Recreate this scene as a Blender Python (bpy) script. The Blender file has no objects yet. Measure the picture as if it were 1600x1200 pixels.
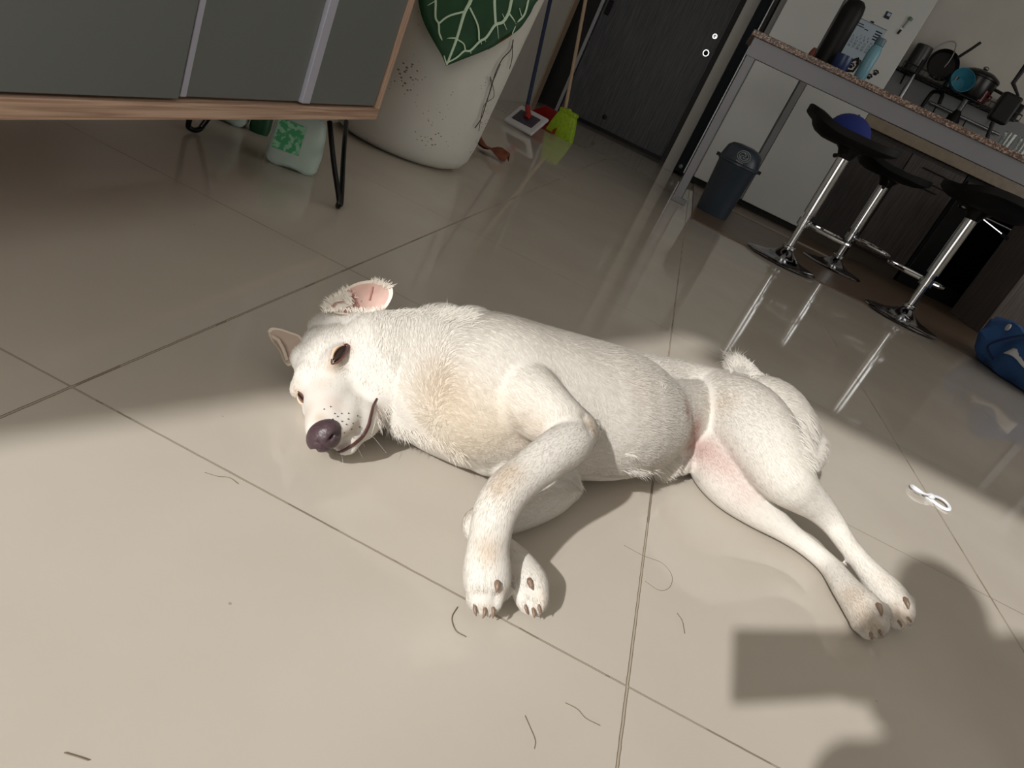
import bpy, bmesh, math, random
import numpy as np
from mathutils import Vector, Matrix, noise
from mathutils.bvhtree import BVHTree
random.seed(7); rng = np.random.default_rng(11)
C = bpy.context.scene.collection
PI = math.pi
# ---------------------------------------------------------------- camera
F_PX = 1114.187
YAW, PITCH, ROLL = 0.0679514, 0.4211171, 0.4479921
CAM = Vector((0.70007, -0.87748, 0.75549)) * 0.6
FW = Vector((-math.sin(YAW)*math.cos(PITCH), math.cos(YAW)*math.cos(PITCH), -math.sin(PITCH)))
_r0 = Vector((math.cos(YAW), math.sin(YAW), 0)); _u0 = _r0.cross(FW)
RI = math.cos(ROLL)*_r0 + math.sin(ROLL)*_u0
UP = -math.sin(ROLL)*_r0 + math.cos(ROLL)*_u0
cd = bpy.data.cameras.new('camera'); cam = bpy.data.objects.new('camera', cd); C.objects.link(cam)
cd.sensor_width = 36; cd.lens = 36*F_PX/1600; cd.clip_start = 0.005; cd.clip_end = 60
cam.matrix_world = Matrix(((RI.x, UP.x, -FW.x, CAM.x), (RI.y, UP.y, -FW.y, CAM.y), (RI.z, UP.z, -FW.z, CAM.z), (0, 0, 0, 1)))
bpy.context.scene.camera = cam
# ---------------------------------------------------------------- light and exposure
vs = bpy.context.scene.view_settings
vs.view_transform = 'Standard'; vs.look = 'None'; vs.gamma = 1; vs.use_curve_mapping = False; vs.exposure = 0.0
w = bpy.data.worlds.new('sky'); bpy.context.scene.world = w; w.use_nodes = True
w.node_tree.nodes['Background'].inputs[0].default_value = (1.0, 0.975, 0.93, 1)
w.node_tree.nodes['Background'].inputs[1].default_value = 2.25
sl = bpy.data.lights.new('sun', 'SUN'); sl.energy = 3.9; sl.angle = math.radians(1.1); sl.color = (1.0, 0.985, 0.96)
sun = bpy.data.objects.new('sun', sl); C.objects.link(sun)
sun.rotation_euler = Vector((0.4187, 0.9081, -0.607)).to_track_quat('-Z', 'Y').to_euler()
pl = bpy.data.lights.new('window_portal', 'AREA'); pl.shape = 'RECTANGLE'; pl.size = 2.25; pl.size_y = 2.17
pl.cycles.is_portal = True
po = bpy.data.objects.new('window_portal', pl); C.objects.link(po); po.location = (0.275, -1.86, 1.085)
po.rotation_euler = Vector((0, 1, 0)).to_track_quat('-Z', 'Y').to_euler()

# ---------------------------------------------------------------- helpers
def ray(u, v): return FW + RI*((u-800)/F_PX) - UP*((v-600)/F_PX)
def P(u, v, z=0.0): d = ray(u, v); return CAM + d*((z-CAM.z)/d.z)
def PX(u, v, x): d = ray(u, v); return CAM + d*((x-CAM.x)/d.x)
def PY(u, v, y): d = ray(u, v); return CAM + d*((y-CAM.y)/d.y)
def rpx(p, r): return r*((p-CAM).dot(FW))/F_PX
def lin(c): return tuple((x/255/12.92 if x/255 <= .04045 else ((x/255+.055)/1.055)**2.4) for x in c)
def mat(name, col, rough=.5, metal=0, var=0, scale=20, bump=0, spec=.5, stretch=None, emit=None, alpha=None, trans=0, coat=0, sss=0):
    m = bpy.data.materials.new(name); m.use_nodes = True; nt = m.node_tree; b = nt.nodes['Principled BSDF']
    c = lin(col) + (1,); b.inputs['Base Color'].default_value = c
    b.inputs['Roughness'].default_value = rough; b.inputs['Metallic'].default_value = metal
    b.inputs['Specular IOR Level'].default_value = spec
    b.inputs['Coat Weight'].default_value = coat
    if trans: b.inputs['Transmission Weight'].default_value = trans
    if sss: b.inputs['Subsurface Weight'].default_value = sss; b.inputs['Subsurface Radius'].default_value = (.01, .006, .004)
    tc = nt.nodes.new('ShaderNodeTexCoord'); mp = nt.nodes.new('ShaderNodeMapping'); nt.links.new(tc.outputs['Object'], mp.inputs[0])
    if stretch: mp.inputs['Scale'].default_value = stretch
    if var or bump:
        n = nt.nodes.new('ShaderNodeTexNoise'); n.inputs['Scale'].default_value = scale; n.inputs['Detail'].default_value = 6
        nt.links.new(mp.outputs[0], n.inputs['Vector'])
        if var:
            r = nt.nodes.new('ShaderNodeValToRGB'); r.color_ramp.elements[0].position = .3; r.color_ramp.elements[1].position = .7
            r.color_ramp.elements[0].color = tuple(x*(1-var) for x in c[:3]) + (1,); r.color_ramp.elements[1].color = tuple(min(1, x*(1+var)) for x in c[:3]) + (1,)
            nt.links.new(n.outputs['Fac'], r.inputs[0]); nt.links.new(r.outputs[0], b.inputs['Base Color'])
        if bump:
            bp = nt.nodes.new('ShaderNodeBump'); bp.inputs['Strength'].default_value = bump; bp.inputs['Distance'].default_value = .004
            nt.links.new(n.outputs['Fac'], bp.inputs['Height']); nt.links.new(bp.outputs[0], b.inputs['Normal'])
    return m

class MB:
    def __init__(s): s.v = []; s.f = []; s.m = []
    def add(s, vs_, fs_, mi=0):
        o = len(s.v); s.v += [tuple(x) for x in vs_]; s.f += [tuple(i+o for i in f) for f in fs_]; s.m += [mi]*len(fs_); return s
    def box(s, lo, hi, mi=0, M=None):
        x0, y0, z0 = lo; x1, y1, z1 = hi
        v = [(x0,y0,z0),(x1,y0,z0),(x1,y1,z0),(x0,y1,z0),(x0,y0,z1),(x1,y0,z1),(x1,y1,z1),(x0,y1,z1)]
        if M: v = [M @ Vector(p) for p in v]
        return s.add(v, [(0,3,2,1),(4,5,6,7),(0,1,5,4),(1,2,6,5),(2,3,7,6),(3,0,4,7)], mi)
    def rings(s, rs, mi=0, closed=True, caps=True):
        n = len(rs[0]); v = [p for r in rs for p in r]; f = []
        for i in range(len(rs)-1):
            for j in range(n if closed else n-1):
                k = (j+1) % n; f.append((i*n+j, i*n+k, (i+1)*n+k, (i+1)*n+j))
        if caps and closed: f.append(tuple(range(n-1, -1, -1))); f.append(tuple((len(rs)-1)*n+j for j in range(n)))
        return s.add(v, f, mi)
    def lathe(s, prof, c=(0,0,0), n=40, mi=0, M=None):
        rs = []
        for r, z in prof:
            ring = [Vector((r*math.cos(2*PI*j/n), r*math.sin(2*PI*j/n), z)) for j in range(n)]
            if M: ring = [M @ p for p in ring]
            rs.append([p+Vector(c) for p in ring])
        return s.rings(rs, mi)
    def tube(s, pts, r, n=10, mi=0, flat=1.0, up=None):
        pts = [Vector(p) for p in pts]; rr = r if isinstance(r, (list, tuple)) else [r]*len(pts)
        rs = []; prev = None
        for i, p in enumerate(pts):
            t = (pts[min(i+1, len(pts)-1)] - pts[max(i-1, 0)]).normalized()
            if up is not None: a = Vector(up)
            elif prev is not None: a = prev
            else: a = Vector((0,0,1)) if abs(t.z) < .9 else Vector((1,0,0))
            nn = (a - t*a.dot(t)).normalized(); prev = nn; b = t.cross(nn)
            rs.append([p + (nn*math.cos(2*PI*j/n)*flat + b*math.sin(2*PI*j/n))*rr[i] for j in range(n)])
        return s.rings(rs, mi)
    def ell(s, c, ax, n=16, m=10, mi=0):
        """ellipsoid; ax = three axis vectors"""
        c = Vector(c); rs = []
        for i in range(1, m):
            th = PI*i/m
            rs.append([c + ax[0]*(math.sin(th)*math.cos(2*PI*j/n)) + ax[1]*(math.sin(th)*math.sin(2*PI*j/n)) + ax[2]*math.cos(th) for j in range(n)])
        return s.rings(rs, mi)
    def sph(s, c, r, mi=0, n=16, m=10):
        if not isinstance(r, (list, tuple)): r = (r, r, r)
        return s.ell(c, [Vector((r[0],0,0)), Vector((0,r[1],0)), Vector((0,0,r[2]))], n, m, mi)
    def build(s, name, mats, parent=None, smooth=True, bevel=0, seg=2):
        me = bpy.data.meshes.new(name); me.from_pydata(s.v, [], s.f)
        if not isinstance(mats, (list, tuple)): mats = [mats]
        for m in mats: me.materials.append(m)
        for p, mi in zip(me.polygons, s.m): p.material_index = mi; p.use_smooth = smooth
        bm = bmesh.new(); bm.from_mesh(me); bmesh.ops.recalc_face_normals(bm, faces=bm.faces); bm.to_mesh(me); bm.free()
        if smooth: me.set_sharp_from_angle(angle=math.radians(40))
        o = bpy.data.objects.new(name, me); C.objects.link(o)
        if parent is not None: o.parent = parent; o.matrix_parent_inverse = parent.matrix_basis.inverted()
        if bevel:
            b = o.modifiers.new('bevel', 'BEVEL'); b.width = bevel; b.segments = seg; b.limit_method = 'ANGLE'
        return o
def root(name, loc, label, cat, group=None):
    o = bpy.data.objects.new(name, None); C.objects.link(o); o.location = loc; o.empty_display_size = .05
    return tag(o, label, cat, group)
def tag(o, label, cat, group=None, kind=None):
    o['label'] = label; o['category'] = cat
    if group: o['group'] = group
    if kind: o['kind'] = kind
    return o
def struct(o, label=None, cat=None):
    o['kind'] = 'structure'
    if label: o['label'] = label
    if cat: o['category'] = cat
    return o
def smoothpath(pts, n=8):
    """Catmull-Rom through tuples of any length"""
    pts = [np.array(p, float) for p in pts]; out = []
    q = [2*pts[0]-pts[1]] + pts + [2*pts[-1]-pts[-2]]
    for i in range(1, len(q)-2):
        a, b, c, d = q[i-1], q[i], q[i+1], q[i+2]
        for k in range(n):
            t = k/n; out.append(.5*((2*b) + (c-a)*t + (2*a-5*b+4*c-d)*t*t + (3*b-a-3*c+d)*t**3))
    out.append(pts[-1]); return out

# ---------------------------------------------------------------- materials
def floor_mat():
    m = bpy.data.materials.new('polished_porcelain_tile'); m.use_nodes = True; nt = m.node_tree; b = nt.nodes['Principled BSDF']; L = nt.links.new; N = nt.nodes.new
    tc = N('ShaderNodeTexCoord'); sp = N('ShaderNodeSeparateXYZ'); L(tc.outputs['Object'], sp.inputs[0])
    def mth(op, a, bb=None):
        n = N('ShaderNodeMath'); n.operation = op
        for i, x in enumerate((a, bb)):
            if x is None: continue
            if isinstance(x, (int, float)): n.inputs[i].default_value = x
            else: L(x, n.inputs[i])
        return n.outputs[0]
    nz = N('ShaderNodeTexNoise'); nz.inputs['Scale'].default_value = 60; L(tc.outputs['Object'], nz.inputs['Vector'])
    wob = mth('MULTIPLY', mth('SUBTRACT', nz.outputs['Fac'], .5), .0012)
    def dist(ax): # distance to nearest tile line
        q = mth('ADD', sp.outputs[ax], wob); q = mth('ADD', q, 6.0+.3); fr = mth('MODULO', q, .6); return mth('ABSOLUTE', mth('SUBTRACT', fr, .3))
    dx, dy = dist(0), dist(1)
    gx = mth('LESS_THAN', dx, .0016); gy = mth('LESS_THAN', dy, .0011); g = mth('MAXIMUM', gx, gy)
    cx = mth('LESS_THAN', dx, .0009); cy = mth('LESS_THAN', dy, .0006); core = mth('MAXIMUM', cx, cy)
    n2 = N('ShaderNodeTexNoise'); n2.inputs['Scale'].default_value = 9; n2.inputs['Detail'].default_value = 4; L(tc.outputs['Object'], n2.inputs['Vector'])
    dirt = mth('MULTIPLY', core, mth('ADD', .45, mth('MULTIPLY', mth('GREATER_THAN', n2.outputs['Fac'], .45), .45)))
    n1 = N('ShaderNodeTexNoise'); n1.inputs['Scale'].default_value = 3.5; n1.inputs['Detail'].default_value = 8; L(tc.outputs['Object'], n1.inputs['Vector'])
    cr = N('ShaderNodeValToRGB'); L(n1.outputs['Fac'], cr.inputs[0])
    cr.color_ramp.elements[0].position = .25; cr.color_ramp.elements[1].position = .75
    cr.color_ramp.elements[0].color = lin((186, 177, 165))+(1,); cr.color_ramp.elements[1].color = lin((196, 188, 176))+(1,)
    vo = N('ShaderNodeTexVoronoi'); vo.inputs['Scale'].default_value = 16; L(tc.outputs['Object'], vo.inputs['Vector'])
    spk = mth('LESS_THAN', vo.outputs['Distance'], .022)
    mx0 = N('ShaderNodeMix'); mx0.data_type = 'RGBA'; L(mth('MULTIPLY', spk, .45), mx0.inputs[0]); L(cr.outputs[0], mx0.inputs[6]); mx0.inputs[7].default_value = lin((110, 95, 80))+(1,)
    mx = N('ShaderNodeMix'); mx.data_type = 'RGBA'; L(g, mx.inputs[0]); L(mx0.outputs[2], mx.inputs[6]); mx.inputs[7].default_value = lin((98, 85, 71))+(1,)
    mx2 = N('ShaderNodeMix'); mx2.data_type = 'RGBA'; L(dirt, mx2.inputs[0]); L(mx.outputs[2], mx2.inputs[6]); mx2.inputs[7].default_value = lin((178, 166, 148))+(1,)
    L(mx2.outputs[2], b.inputs['Base Color'])
    sm = N('ShaderNodeTexNoise'); sm.inputs['Scale'].default_value = 2.2; sm.inputs['Detail'].default_value = 5; L(tc.outputs['Object'], sm.inputs['Vector'])
    rr = N('ShaderNodeMapRange'); L(sm.outputs['Fac'], rr.inputs[0]); rr.inputs[3].default_value = .035; rr.inputs[4].default_value = .085
    L(mth('MAXIMUM', rr.outputs[0], mth('MULTIPLY', g, .6)), b.inputs['Roughness'])
    b.inputs['Specular IOR Level'].default_value = .29
    bp = N('ShaderNodeBump'); bp.inputs['Strength'].default_value = .35; bp.inputs['Distance'].default_value = .001; bp.invert = True
    L(g, bp.inputs['Height']); L(bp.outputs[0], b.inputs['Normal'])
    return m
def wood_mat(name, c1, c2, stretch, rough=.5, scale=6):
    m = bpy.data.materials.new(name); m.use_nodes = True; nt = m.node_tree; b = nt.nodes['Principled BSDF']; L = nt.links.new; N = nt.nodes.new
    tc = N('ShaderNodeTexCoord'); mp = N('ShaderNodeMapping'); mp.inputs['Scale'].default_value = stretch; L(tc.outputs['Object'], mp.inputs[0])
    n = N('ShaderNodeTexNoise'); n.inputs['Scale'].default_value = scale; n.inputs['Detail'].default_value = 8; n.inputs['Distortion'].default_value = .6; L(mp.outputs[0], n.inputs['Vector'])
    r = N('ShaderNodeValToRGB'); r.color_ramp.elements[0].position = .35; r.color_ramp.elements[1].position = .65
    r.color_ramp.elements[0].color = lin(c1)+(1,); r.color_ramp.elements[1].color = lin(c2)+(1,)
    L(n.outputs['Fac'], r.inputs[0]); L(r.outputs[0], b.inputs['Base Color']); b.inputs['Roughness'].default_value = rough
    return m
M = {}
M['floor'] = floor_mat()
M['wall'] = mat('painted_wall', (206, 202, 194), .8, var=.04, scale=4, bump=.1)
M['ceil'] = mat('painted_ceiling', (232, 230, 226), .9)
M['splash'] = mat('grey_backsplash', (120, 122, 124), .35, var=.05, scale=3)
M['kfloor'] = mat('brown_kitchen_floor', (112, 94, 78), .35, var=.12, scale=7)
M['oak'] = wood_mat('light_oak', (160, 124, 102), (212, 180, 156), (60, 1.2, 60), .5, 3)
M['oakv'] = wood_mat('light_oak_upright', (160, 124, 102), (212, 180, 156), (60, 60, 1.2), .5, 3)
M['greydoor'] = mat('grey_lacquer', (108, 112, 109), .42, var=.02, scale=3)
M['alu'] = mat('lilac_grey_edge', (188, 188, 202), .4, .1)
M['blackmetal'] = mat('black_metal', (18, 18, 20), .3, .3)
M['black'] = mat('black_plastic', (9, 9, 11), .5, spec=.3)
M['blackleather'] = mat('black_leather', (7, 7, 9), .6, bump=.2, scale=200, spec=.25)
M['chrome'] = mat('chrome', (225, 228, 232), .08, 1)
M['steel'] = mat('brushed_steel', (160, 162, 166), .3, .9)
M['doorwood'] = wood_mat('dark_grey_wood', (62, 64, 70), (96, 98, 104), (22, 22, .9), .45, 5)
M['darkwood'] = wood_mat('dark_brown_wood', (34, 28, 26), (58, 50, 47), (26, 26, 1.0), .5, 5)
M['greywood'] = wood_mat('grey_brown_wood', (82, 74, 72), (120, 110, 106), (26, 26, 1.0), .5, 5)
M['jamb'] = mat('charcoal_trim', (26, 25, 26), .5)
M['navy'] = mat('dark_navy_panel', (24, 29, 36), .6, spec=.15)
M['fridge'] = mat('pale_enamel', (206, 208, 206), .3, var=.03, scale=2)
M['fridgegrey'] = mat('grey_edge', (130, 130, 132), .4)
M['barmetal'] = mat('grey_powder_coat', (136, 136, 142), .4, .1)
M['concrete'] = mat('white_concrete', (206, 204, 197), .8, var=.06, scale=5, bump=.5)

# ---------------------------------------------------------------- room shell
ZC = 2.5
o = MB().box((-1.2, -2.0, -.1), (5.2, 6.7, 0)).build('floor', M['floor'], smooth=False); struct(o)
o = MB().box((-1.2, -2.0, ZC), (5.2, 6.7, ZC+.1)).build('ceiling', M['ceil'], smooth=False); struct(o)
o = MB().box((-1.06, -2.0, 0), (-.92, 6.07, ZC)).build('wall_left', M['wall'], smooth=False); struct(o)
o = MB().box((4.6, -2.0, 0), (4.74, 0.6, ZC)).box((4.6, 4.2, 0), (4.74, 6.7, ZC)).box((4.6, .6, 0), (4.74, 4.2, .7)).box((4.6, .6, 2.25), (4.74, 4.2, ZC)).build('wall_right', M['wall'], smooth=False); struct(o)
o = MB().box((4.64, .6, .7), (4.70, .65, 2.25)).box((4.64, 4.15, .7), (4.70, 4.2, 2.25)).box((4.64, 2.375, .7), (4.70, 2.425, 2.25)).box((4.64, .6, .7), (4.70, 4.2, .75)).box((4.64, .6, 2.2), (4.70, 4.2, 2.25)).build('fill_window_1', mat('white_frame', (190, 190, 190), .4), smooth=False); struct(o)  # unseen window, added with its wall opening to brighten the far room
pl2 = bpy.data.lights.new('fill_window_portal', 'AREA'); pl2.shape = 'RECTANGLE'; pl2.size = 3.6; pl2.size_y = 1.55; pl2.cycles.is_portal = True
po2 = bpy.data.objects.new('fill_window_portal', pl2); C.objects.link(po2); po2.location = (4.62, 2.4, 1.475); po2.rotation_euler = Vector((-1, 0, 0)).to_track_quat('-Z', 'Y').to_euler()
# wall behind the camera with the wide balcony opening that lets the sun in
XL, XR, ZL = -.852, 1.4, 2.17
o = MB().box((-.92, -2.0, 0), (XL, -1.9, ZC)).box((XR, -2.0, 0), (4.6, -1.9, ZC)).box((XL, -2.0, ZL), (XR, -1.9, ZC)).build('wall_front', M['wall'], smooth=False); struct(o)
o = MB().box((XL+.14, -1.89, 2.005), (XR, -1.87, 2.25)).build('roller_blind', M['wall'], smooth=False); struct(o)  # unseen roller blind, lower edge set to step the sun patch
# door wall: opening is filled by door, frame
o = MB().box((-1.06, 6.6, 0), (.33, 6.7, ZC)).build('wall_back', M['wall'], smooth=False); struct(o)
o = MB().box((.431, 6.35, 0), (4.6, 6.6, ZC)).build('wall_kitchen', M['wall'], smooth=False); struct(o)
o = MB().box((1.545, 6.34, .9), (4.6, 6.3499, 1.45)).build('trim_2', M['splash'], smooth=False); struct(o)
o = MB().box((.335, 5.85, 0), (.431, 6.6, ZC)).build('wall_pillar', mat('pale_pillar', (178, 176, 172), .5), smooth=False, bevel=.003); struct(o)
o = MB().box((-1.06, 5.9, 0), (-.905, 6.08, ZC)).build('trim_3', mat('beige_jamb', (166, 146, 122), .5), smooth=False); struct(o)
o = MB().box((-1.2, 6.08, 0), (-1.0, 6.6, ZC)).build('wall_recess', M['jamb'], smooth=False); struct(o)
o = MB().box((-1.0, 6.5, 0), (-.80, 6.6, 2.2)).box((.285, 6.45, 0), (.335, 6.6, 2.2)).box((-.80, 6.5, 2.12), (.285, 6.6, 2.2)).build('trim_4', M['jamb'], smooth=False); struct(o)
o = MB().box((-.80, 6.44, 0), (-.772, 6.5, 2.2)).build('trim_5', M['steel'], smooth=False); struct(o)
dr = MB().box((-.768, 6.5, .03), (.283, 6.56, 2.11)).build('door_1', M['doorwood'], smooth=False, bevel=.003); struct(dr)
def doorlock(u, v, r, name, lab):
    p = PY(u, v, 6.5); R90 = Matrix.Rotation(PI/2, 4, 'X')
    b = MB().lathe([(0,0),(r,0),(r,.006),(r*.8,.012),(r*.55,.012),(r*.5,.02),(0,.021)], M=R90, c=p)
    q = b.build(name, M['chrome'], dr); q['label'] = lab; return q
q = doorlock(1117, 57, .026, 'lock', 'chrome round lock'); k = MB().box((-.004, -.026, -.012), (.004, -.018, .012), M=Matrix.Translation(PY(1117,57,6.5))).build('keyhole', M['steel'], q)
q = doorlock(1103, 83, .034, 'lock', 'chrome ring lock below'); k = MB().lathe([(0,-.001),(.02,-.001),(.02,.004),(0,.004)], M=Matrix.Rotation(PI/2,4,'X'), c=PY(1103,83,6.5)+Vector((0,-.02,0))).build('thumb_turn', M['black'], q)
p = PY(945, 183, 6.5); q = MB().lathe([(0,0),(.022,0),(.022,.02),(0,.022)], M=Matrix.Rotation(PI/2,4,'X'), c=p).build('door_stop', M['black'], dr)
p = PY(952, 12, 6.5); q = MB().box(p+Vector((-.02,-.03,-.06)), p+Vector((.02,0,.06))).build('door_hinge', M['black'], dr, bevel=.005)
o = MB().box((-.77, 6.49, 0), (.285, 6.54, .03)).build('door_gap_shade', M['black'], smooth=False); struct(o); o.name = 'under_door_shade'  # black strip standing in for the dark gap under the door
# darker kitchen floor beyond a low strip
o = MB().box((.63, 3.45, 0.0002), (4.6, 6.35, .006)).build('trim_7', M['kfloor'], smooth=False, bevel=.002); struct(o)
o = MB().box((.66, 4.95, .0062), (1.75, 4.99, .016)).build('trim_8', mat('pale_joint_strip', (150, 140, 126), .5), smooth=False); struct(o)

# ---------------------------------------------------------------- tv cabinet
cb = root('sideboard', (-.42, .1, 0), 'oak sideboard with grey sliding doors on black hairpin legs at upper left', 'cabinet')
XF, YE, ZB = -.222, 1.063, .166; YS = -.40; XB = -.64; TH = .024; ZT = .80
bd = MB().box((XB, YS, ZB), (XF, YE, ZB+TH)).build('bottom_board', M['oak'], cb, smooth=False, bevel=.001)
MB().box((XB, YS, ZT), (XF, YE, ZT+TH)).build('top_board', M['oak'], cb, smooth=False, bevel=.001)
MB().box((XB, YE-.018, ZB+TH), (XF, YE, ZT)).build('side_panel', M['oakv'], cb, smooth=False, bevel=.001)
MB().box((XB, YS, ZB+TH), (XF, YS+.018, ZT)).build('side_panel', M['oakv'], cb, smooth=False, bevel=.001)
MB().box((XB, YS+.018, ZB+TH), (XB+.008, YE-.018, ZT)).build('back_panel', M['oakv'], cb, smooth=False)
def door(y0, y1, xf, handle=None):
    d = MB().box((xf-.018, y0, ZB+TH+.004), (xf, y1, ZT-.004)).build('door', M['greydoor'], cb, smooth=False, bevel=.0015)
    if handle: MB().box((xf-.020, y0-.001, ZB+TH+.004), (xf+.0012, y0+handle, ZT-.004)).build('edge_pull', M['alu'], d, smooth=False, bevel=.001)
door(YS+.02, .388, XF-.003)
door(.402, .724, XF-.012, .012)
door(.726, YE-.02, XF-.006, .028)
MB().box((XF-.030, YS+.02, ZB+TH+.002), (XF-.026, YE-.02, ZT-.002)).build('inner_shadow_board', M['jamb'], cb, smooth=False)
def hairpin(bx, by, dirx, diry):
    """foot at (bx,by,0); two legs splaying up to the board"""
    r = .0058; top = ZB
    a = Vector((bx+dirx*.0, by+diry*.0, 0)); sx = dirx; sy = diry
    t1 = Vector((bx+sx*.016-sy*.034*0-.036*abs(0), by+sy*.016, top))
    return a
def hair_leg(foot, t1, t2, half=.009):
    foot = Vector(foot); t1 = Vector(t1); t2 = Vector(t2); d1 = (t1-foot); d2 = (t2-foot)
    s = (t2-t1).normalized()*half
    c = foot + Vector((0, 0, .0066))
    pts = [t1, t1.lerp(foot-s, .5)+Vector((0,0,.006)), c-s+Vector((0,0,.014)), c-s*.7+Vector((0,0,.004)), c, c+s*.7+Vector((0,0,.004)), c+s+Vector((0,0,.014)), t2.lerp(foot+s, .5)+Vector((0,0,.006)), t2]
    b = MB().tube([Vector(p) for p in smoothpath([tuple(p) for p in pts], 4)], .0058, 10)
    mid = (t1+t2)/2; b.box((mid.x-.05, mid.y-.05, ZB-.003), (mid.x+.05, mid.y+.05, ZB))
    return b.build('leg', M['blackmetal'], cb)
f1 = P(527, 327)
hair_leg(f1, PX(515, 190, -.262), PX(541, 190, -.30))
f2 = P(303, 208)
hair_leg(f2, Vector((f2.x+.03, f2.y-.060, ZB)), Vector((f2.x+.05, f2.y+.050, ZB)), .020)
hair_leg((f1.x, YS+.12, 0), (f1.x-.03, YS+.16, ZB), (f1.x-.07, YS+.10, ZB))
hair_leg((f2.x, YS+.12, 0), (f2.x+.03, YS+.16, ZB), (f2.x+.07, YS+.10, ZB))

# jug under the cabinet
def jug(c, h, w_, d_, label, tilt, body, lab, cap=True, group=None):
    r = root('plastic_jug', c, label, 'jug', group)
    Rm = Matrix.Rotation(tilt, 4, 'Z'); rs = []
    for z, k in [(0,.80),(.004,.93),(.012,1),(.3*h,1.02),(.55*h,.98),(.7*h,.88),(.8*h,.6),(.86*h,.36),(.9*h,.3),(.92*h,.28)]:
        ring = []
        for j in range(40):
            a = 2*PI*j/40; cx, sy = math.cos(a), math.sin(a); e = .55
            x = math.copysign(abs(cx)**e, cx)*w_/2*k; y = math.copysign(abs(sy)**e, sy)*d_/2*k
            n = 1+.03*noise.noise(Vector((x*60, y*60, z*50)))
            zz = z + (.006*max(0, math.cos(4*a)) if z < .005 else 0)
            ring.append(Rm @ Vector((x*n, y*n, zz)) + Vector(c))
        rs.append(ring)
    MB().rings(rs).build('bottle', body, r)
    if lab:
        b = MB(); g = []
        for i in range(9):
            z = .25*h + .42*h*i/8
            g.append([Rm @ Vector((-w_*.42 + w_*.5*j/8, -d_/2*1.03-.001, z)) + Vector(c) for j in range(9)])
        b.rings(g, closed=False, caps=False); b.build('label', lab, r)
    if cap: MB().lathe([(0,0),(.014,0),(.014,.012),(0,.012)], c=Vector(c)+Vector((0,0,.92*h))).build('cap', M['green'], r)
    return r
M['green'] = mat('green_plastic', (20, 70, 40), .4)
M['milky'] = mat('milky_plastic', (196, 214, 204), .45, var=.05, scale=30, trans=.15)
gl = mat('green_print', (150, 200, 165), .5)
nt = gl.node_tree; n_ = nt.nodes.new('ShaderNodeTexNoise'); n_.inputs['Scale'].default_value = 90; r_ = nt.nodes.new('ShaderNodeValToRGB')
r_.color_ramp.elements[0].position = .45; r_.color_ramp.elements[0].color = lin((60, 160, 100))+(1,); r_.color_ramp.elements[1].position = .55; r_.color_ramp.elements[1].color = lin((150, 205, 172))+(1,)
tc_ = nt.nodes.new('ShaderNodeTexCoord'); nt.links.new(tc_.outputs['Object'], n_.inputs['Vector']); nt.links.new(n_.outputs['Fac'], r_.inputs[0]); nt.links.new(r_.outputs[0], nt.nodes['Principled BSDF'].inputs['Base Color'])
pj = (P(428, 262)+P(490, 274))/2 + Vector((-.022, .02, 0))
jug(tuple(pj), .155, .115, .075, 'milky plastic jug with green print standing under the sideboard', math.radians(28), M['milky'], gl)
p2 = P(372, 203)+Vector((-.05, .03, 0))
jug(tuple(p2), .15, .09, .07, 'clear bottle mostly hidden behind the sideboard board', .3, M['milky'], None)
b = MB().lathe([(0,0),(.022,0),(.025,.01),(.025,.10),(.015,.12),(0,.12)], c=P(388, 204)+Vector((.01,.03,0))); o = b.build('small_bottle', M['green']); tag(o, 'dark green bottle beside the clear bottle under the sideboard', 'bottle')

# ---------------------------------------------------------------- planter
PCx, PCy = -.405, 1.745
pr = root('planter', (PCx, PCy, 0), 'large round white concrete planter holding the big veined leaf', 'planter')
def spots():
    m = M['concrete']; nt = m.node_tree; b = nt.nodes['Principled BSDF']; src = b.inputs['Base Color'].links[0].from_socket
    n = nt.nodes.new('ShaderNodeTexVoronoi'); n.inputs['Scale'].default_value = 70; tc = nt.nodes.new('ShaderNodeTexCoord')
    mp = nt.nodes.new('ShaderNodeMapping'); mp.inputs['Scale'].default_value = (1, 1, 1.6); nt.links.new(tc.outputs['Object'], mp.inputs[0]); nt.links.new(mp.outputs[0], n.inputs['Vector'])
    n2 = nt.nodes.new('ShaderNodeTexNoise'); n2.inputs['Scale'].default_value = 9; nt.links.new(tc.outputs['Object'], n2.inputs['Vector'])
    th = nt.nodes.new('ShaderNodeMapRange'); nt.links.new(n2.outputs['Fac'], th.inputs[0]); th.inputs[1].default_value = .45; th.inputs[2].default_value = .75; th.inputs[3].default_value = .0; th.inputs[4].default_value = .30
    lt = nt.nodes.new('ShaderNodeMath'); lt.operation = 'LESS_THAN'; nt.links.new(n.outputs['Distance'], lt.inputs[0]); nt.links.new(th.outputs[0], lt.inputs[1])
    mx = nt.nodes.new('ShaderNodeMix'); mx.data_type = 'RGBA'; nt.links.new(lt.outputs[0], mx.inputs[0]); nt.links.new(src, mx.inputs[6]); mx.inputs[7].default_value = lin((120, 108, 92))+(1,)
    nt.links.new(mx.outputs[2], b.inputs['Base Color'])
spots()
prof = [(0,.004),(.15,.002),(.185,.004),(.212,.018),(.228,.045),(.236,.09),(.243,.2),(.255,.4),(.268,.6),(.272,.64),(.268,.65),(.25,.65),(.24,.60),(.0,.60)]
MB().lathe(prof, c=(PCx, PCy, 0), n=72).build('pot', M['concrete'], pr)
MB().lathe([(0,.585),(.24,.602),(.2,.612),(.1,.618),(0,.62)], c=(PCx, PCy, 0), n=40).build('soil', mat('dark_soil', (48, 36, 28), .9, var=.3, scale=60, bump=.8), pr)

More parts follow.
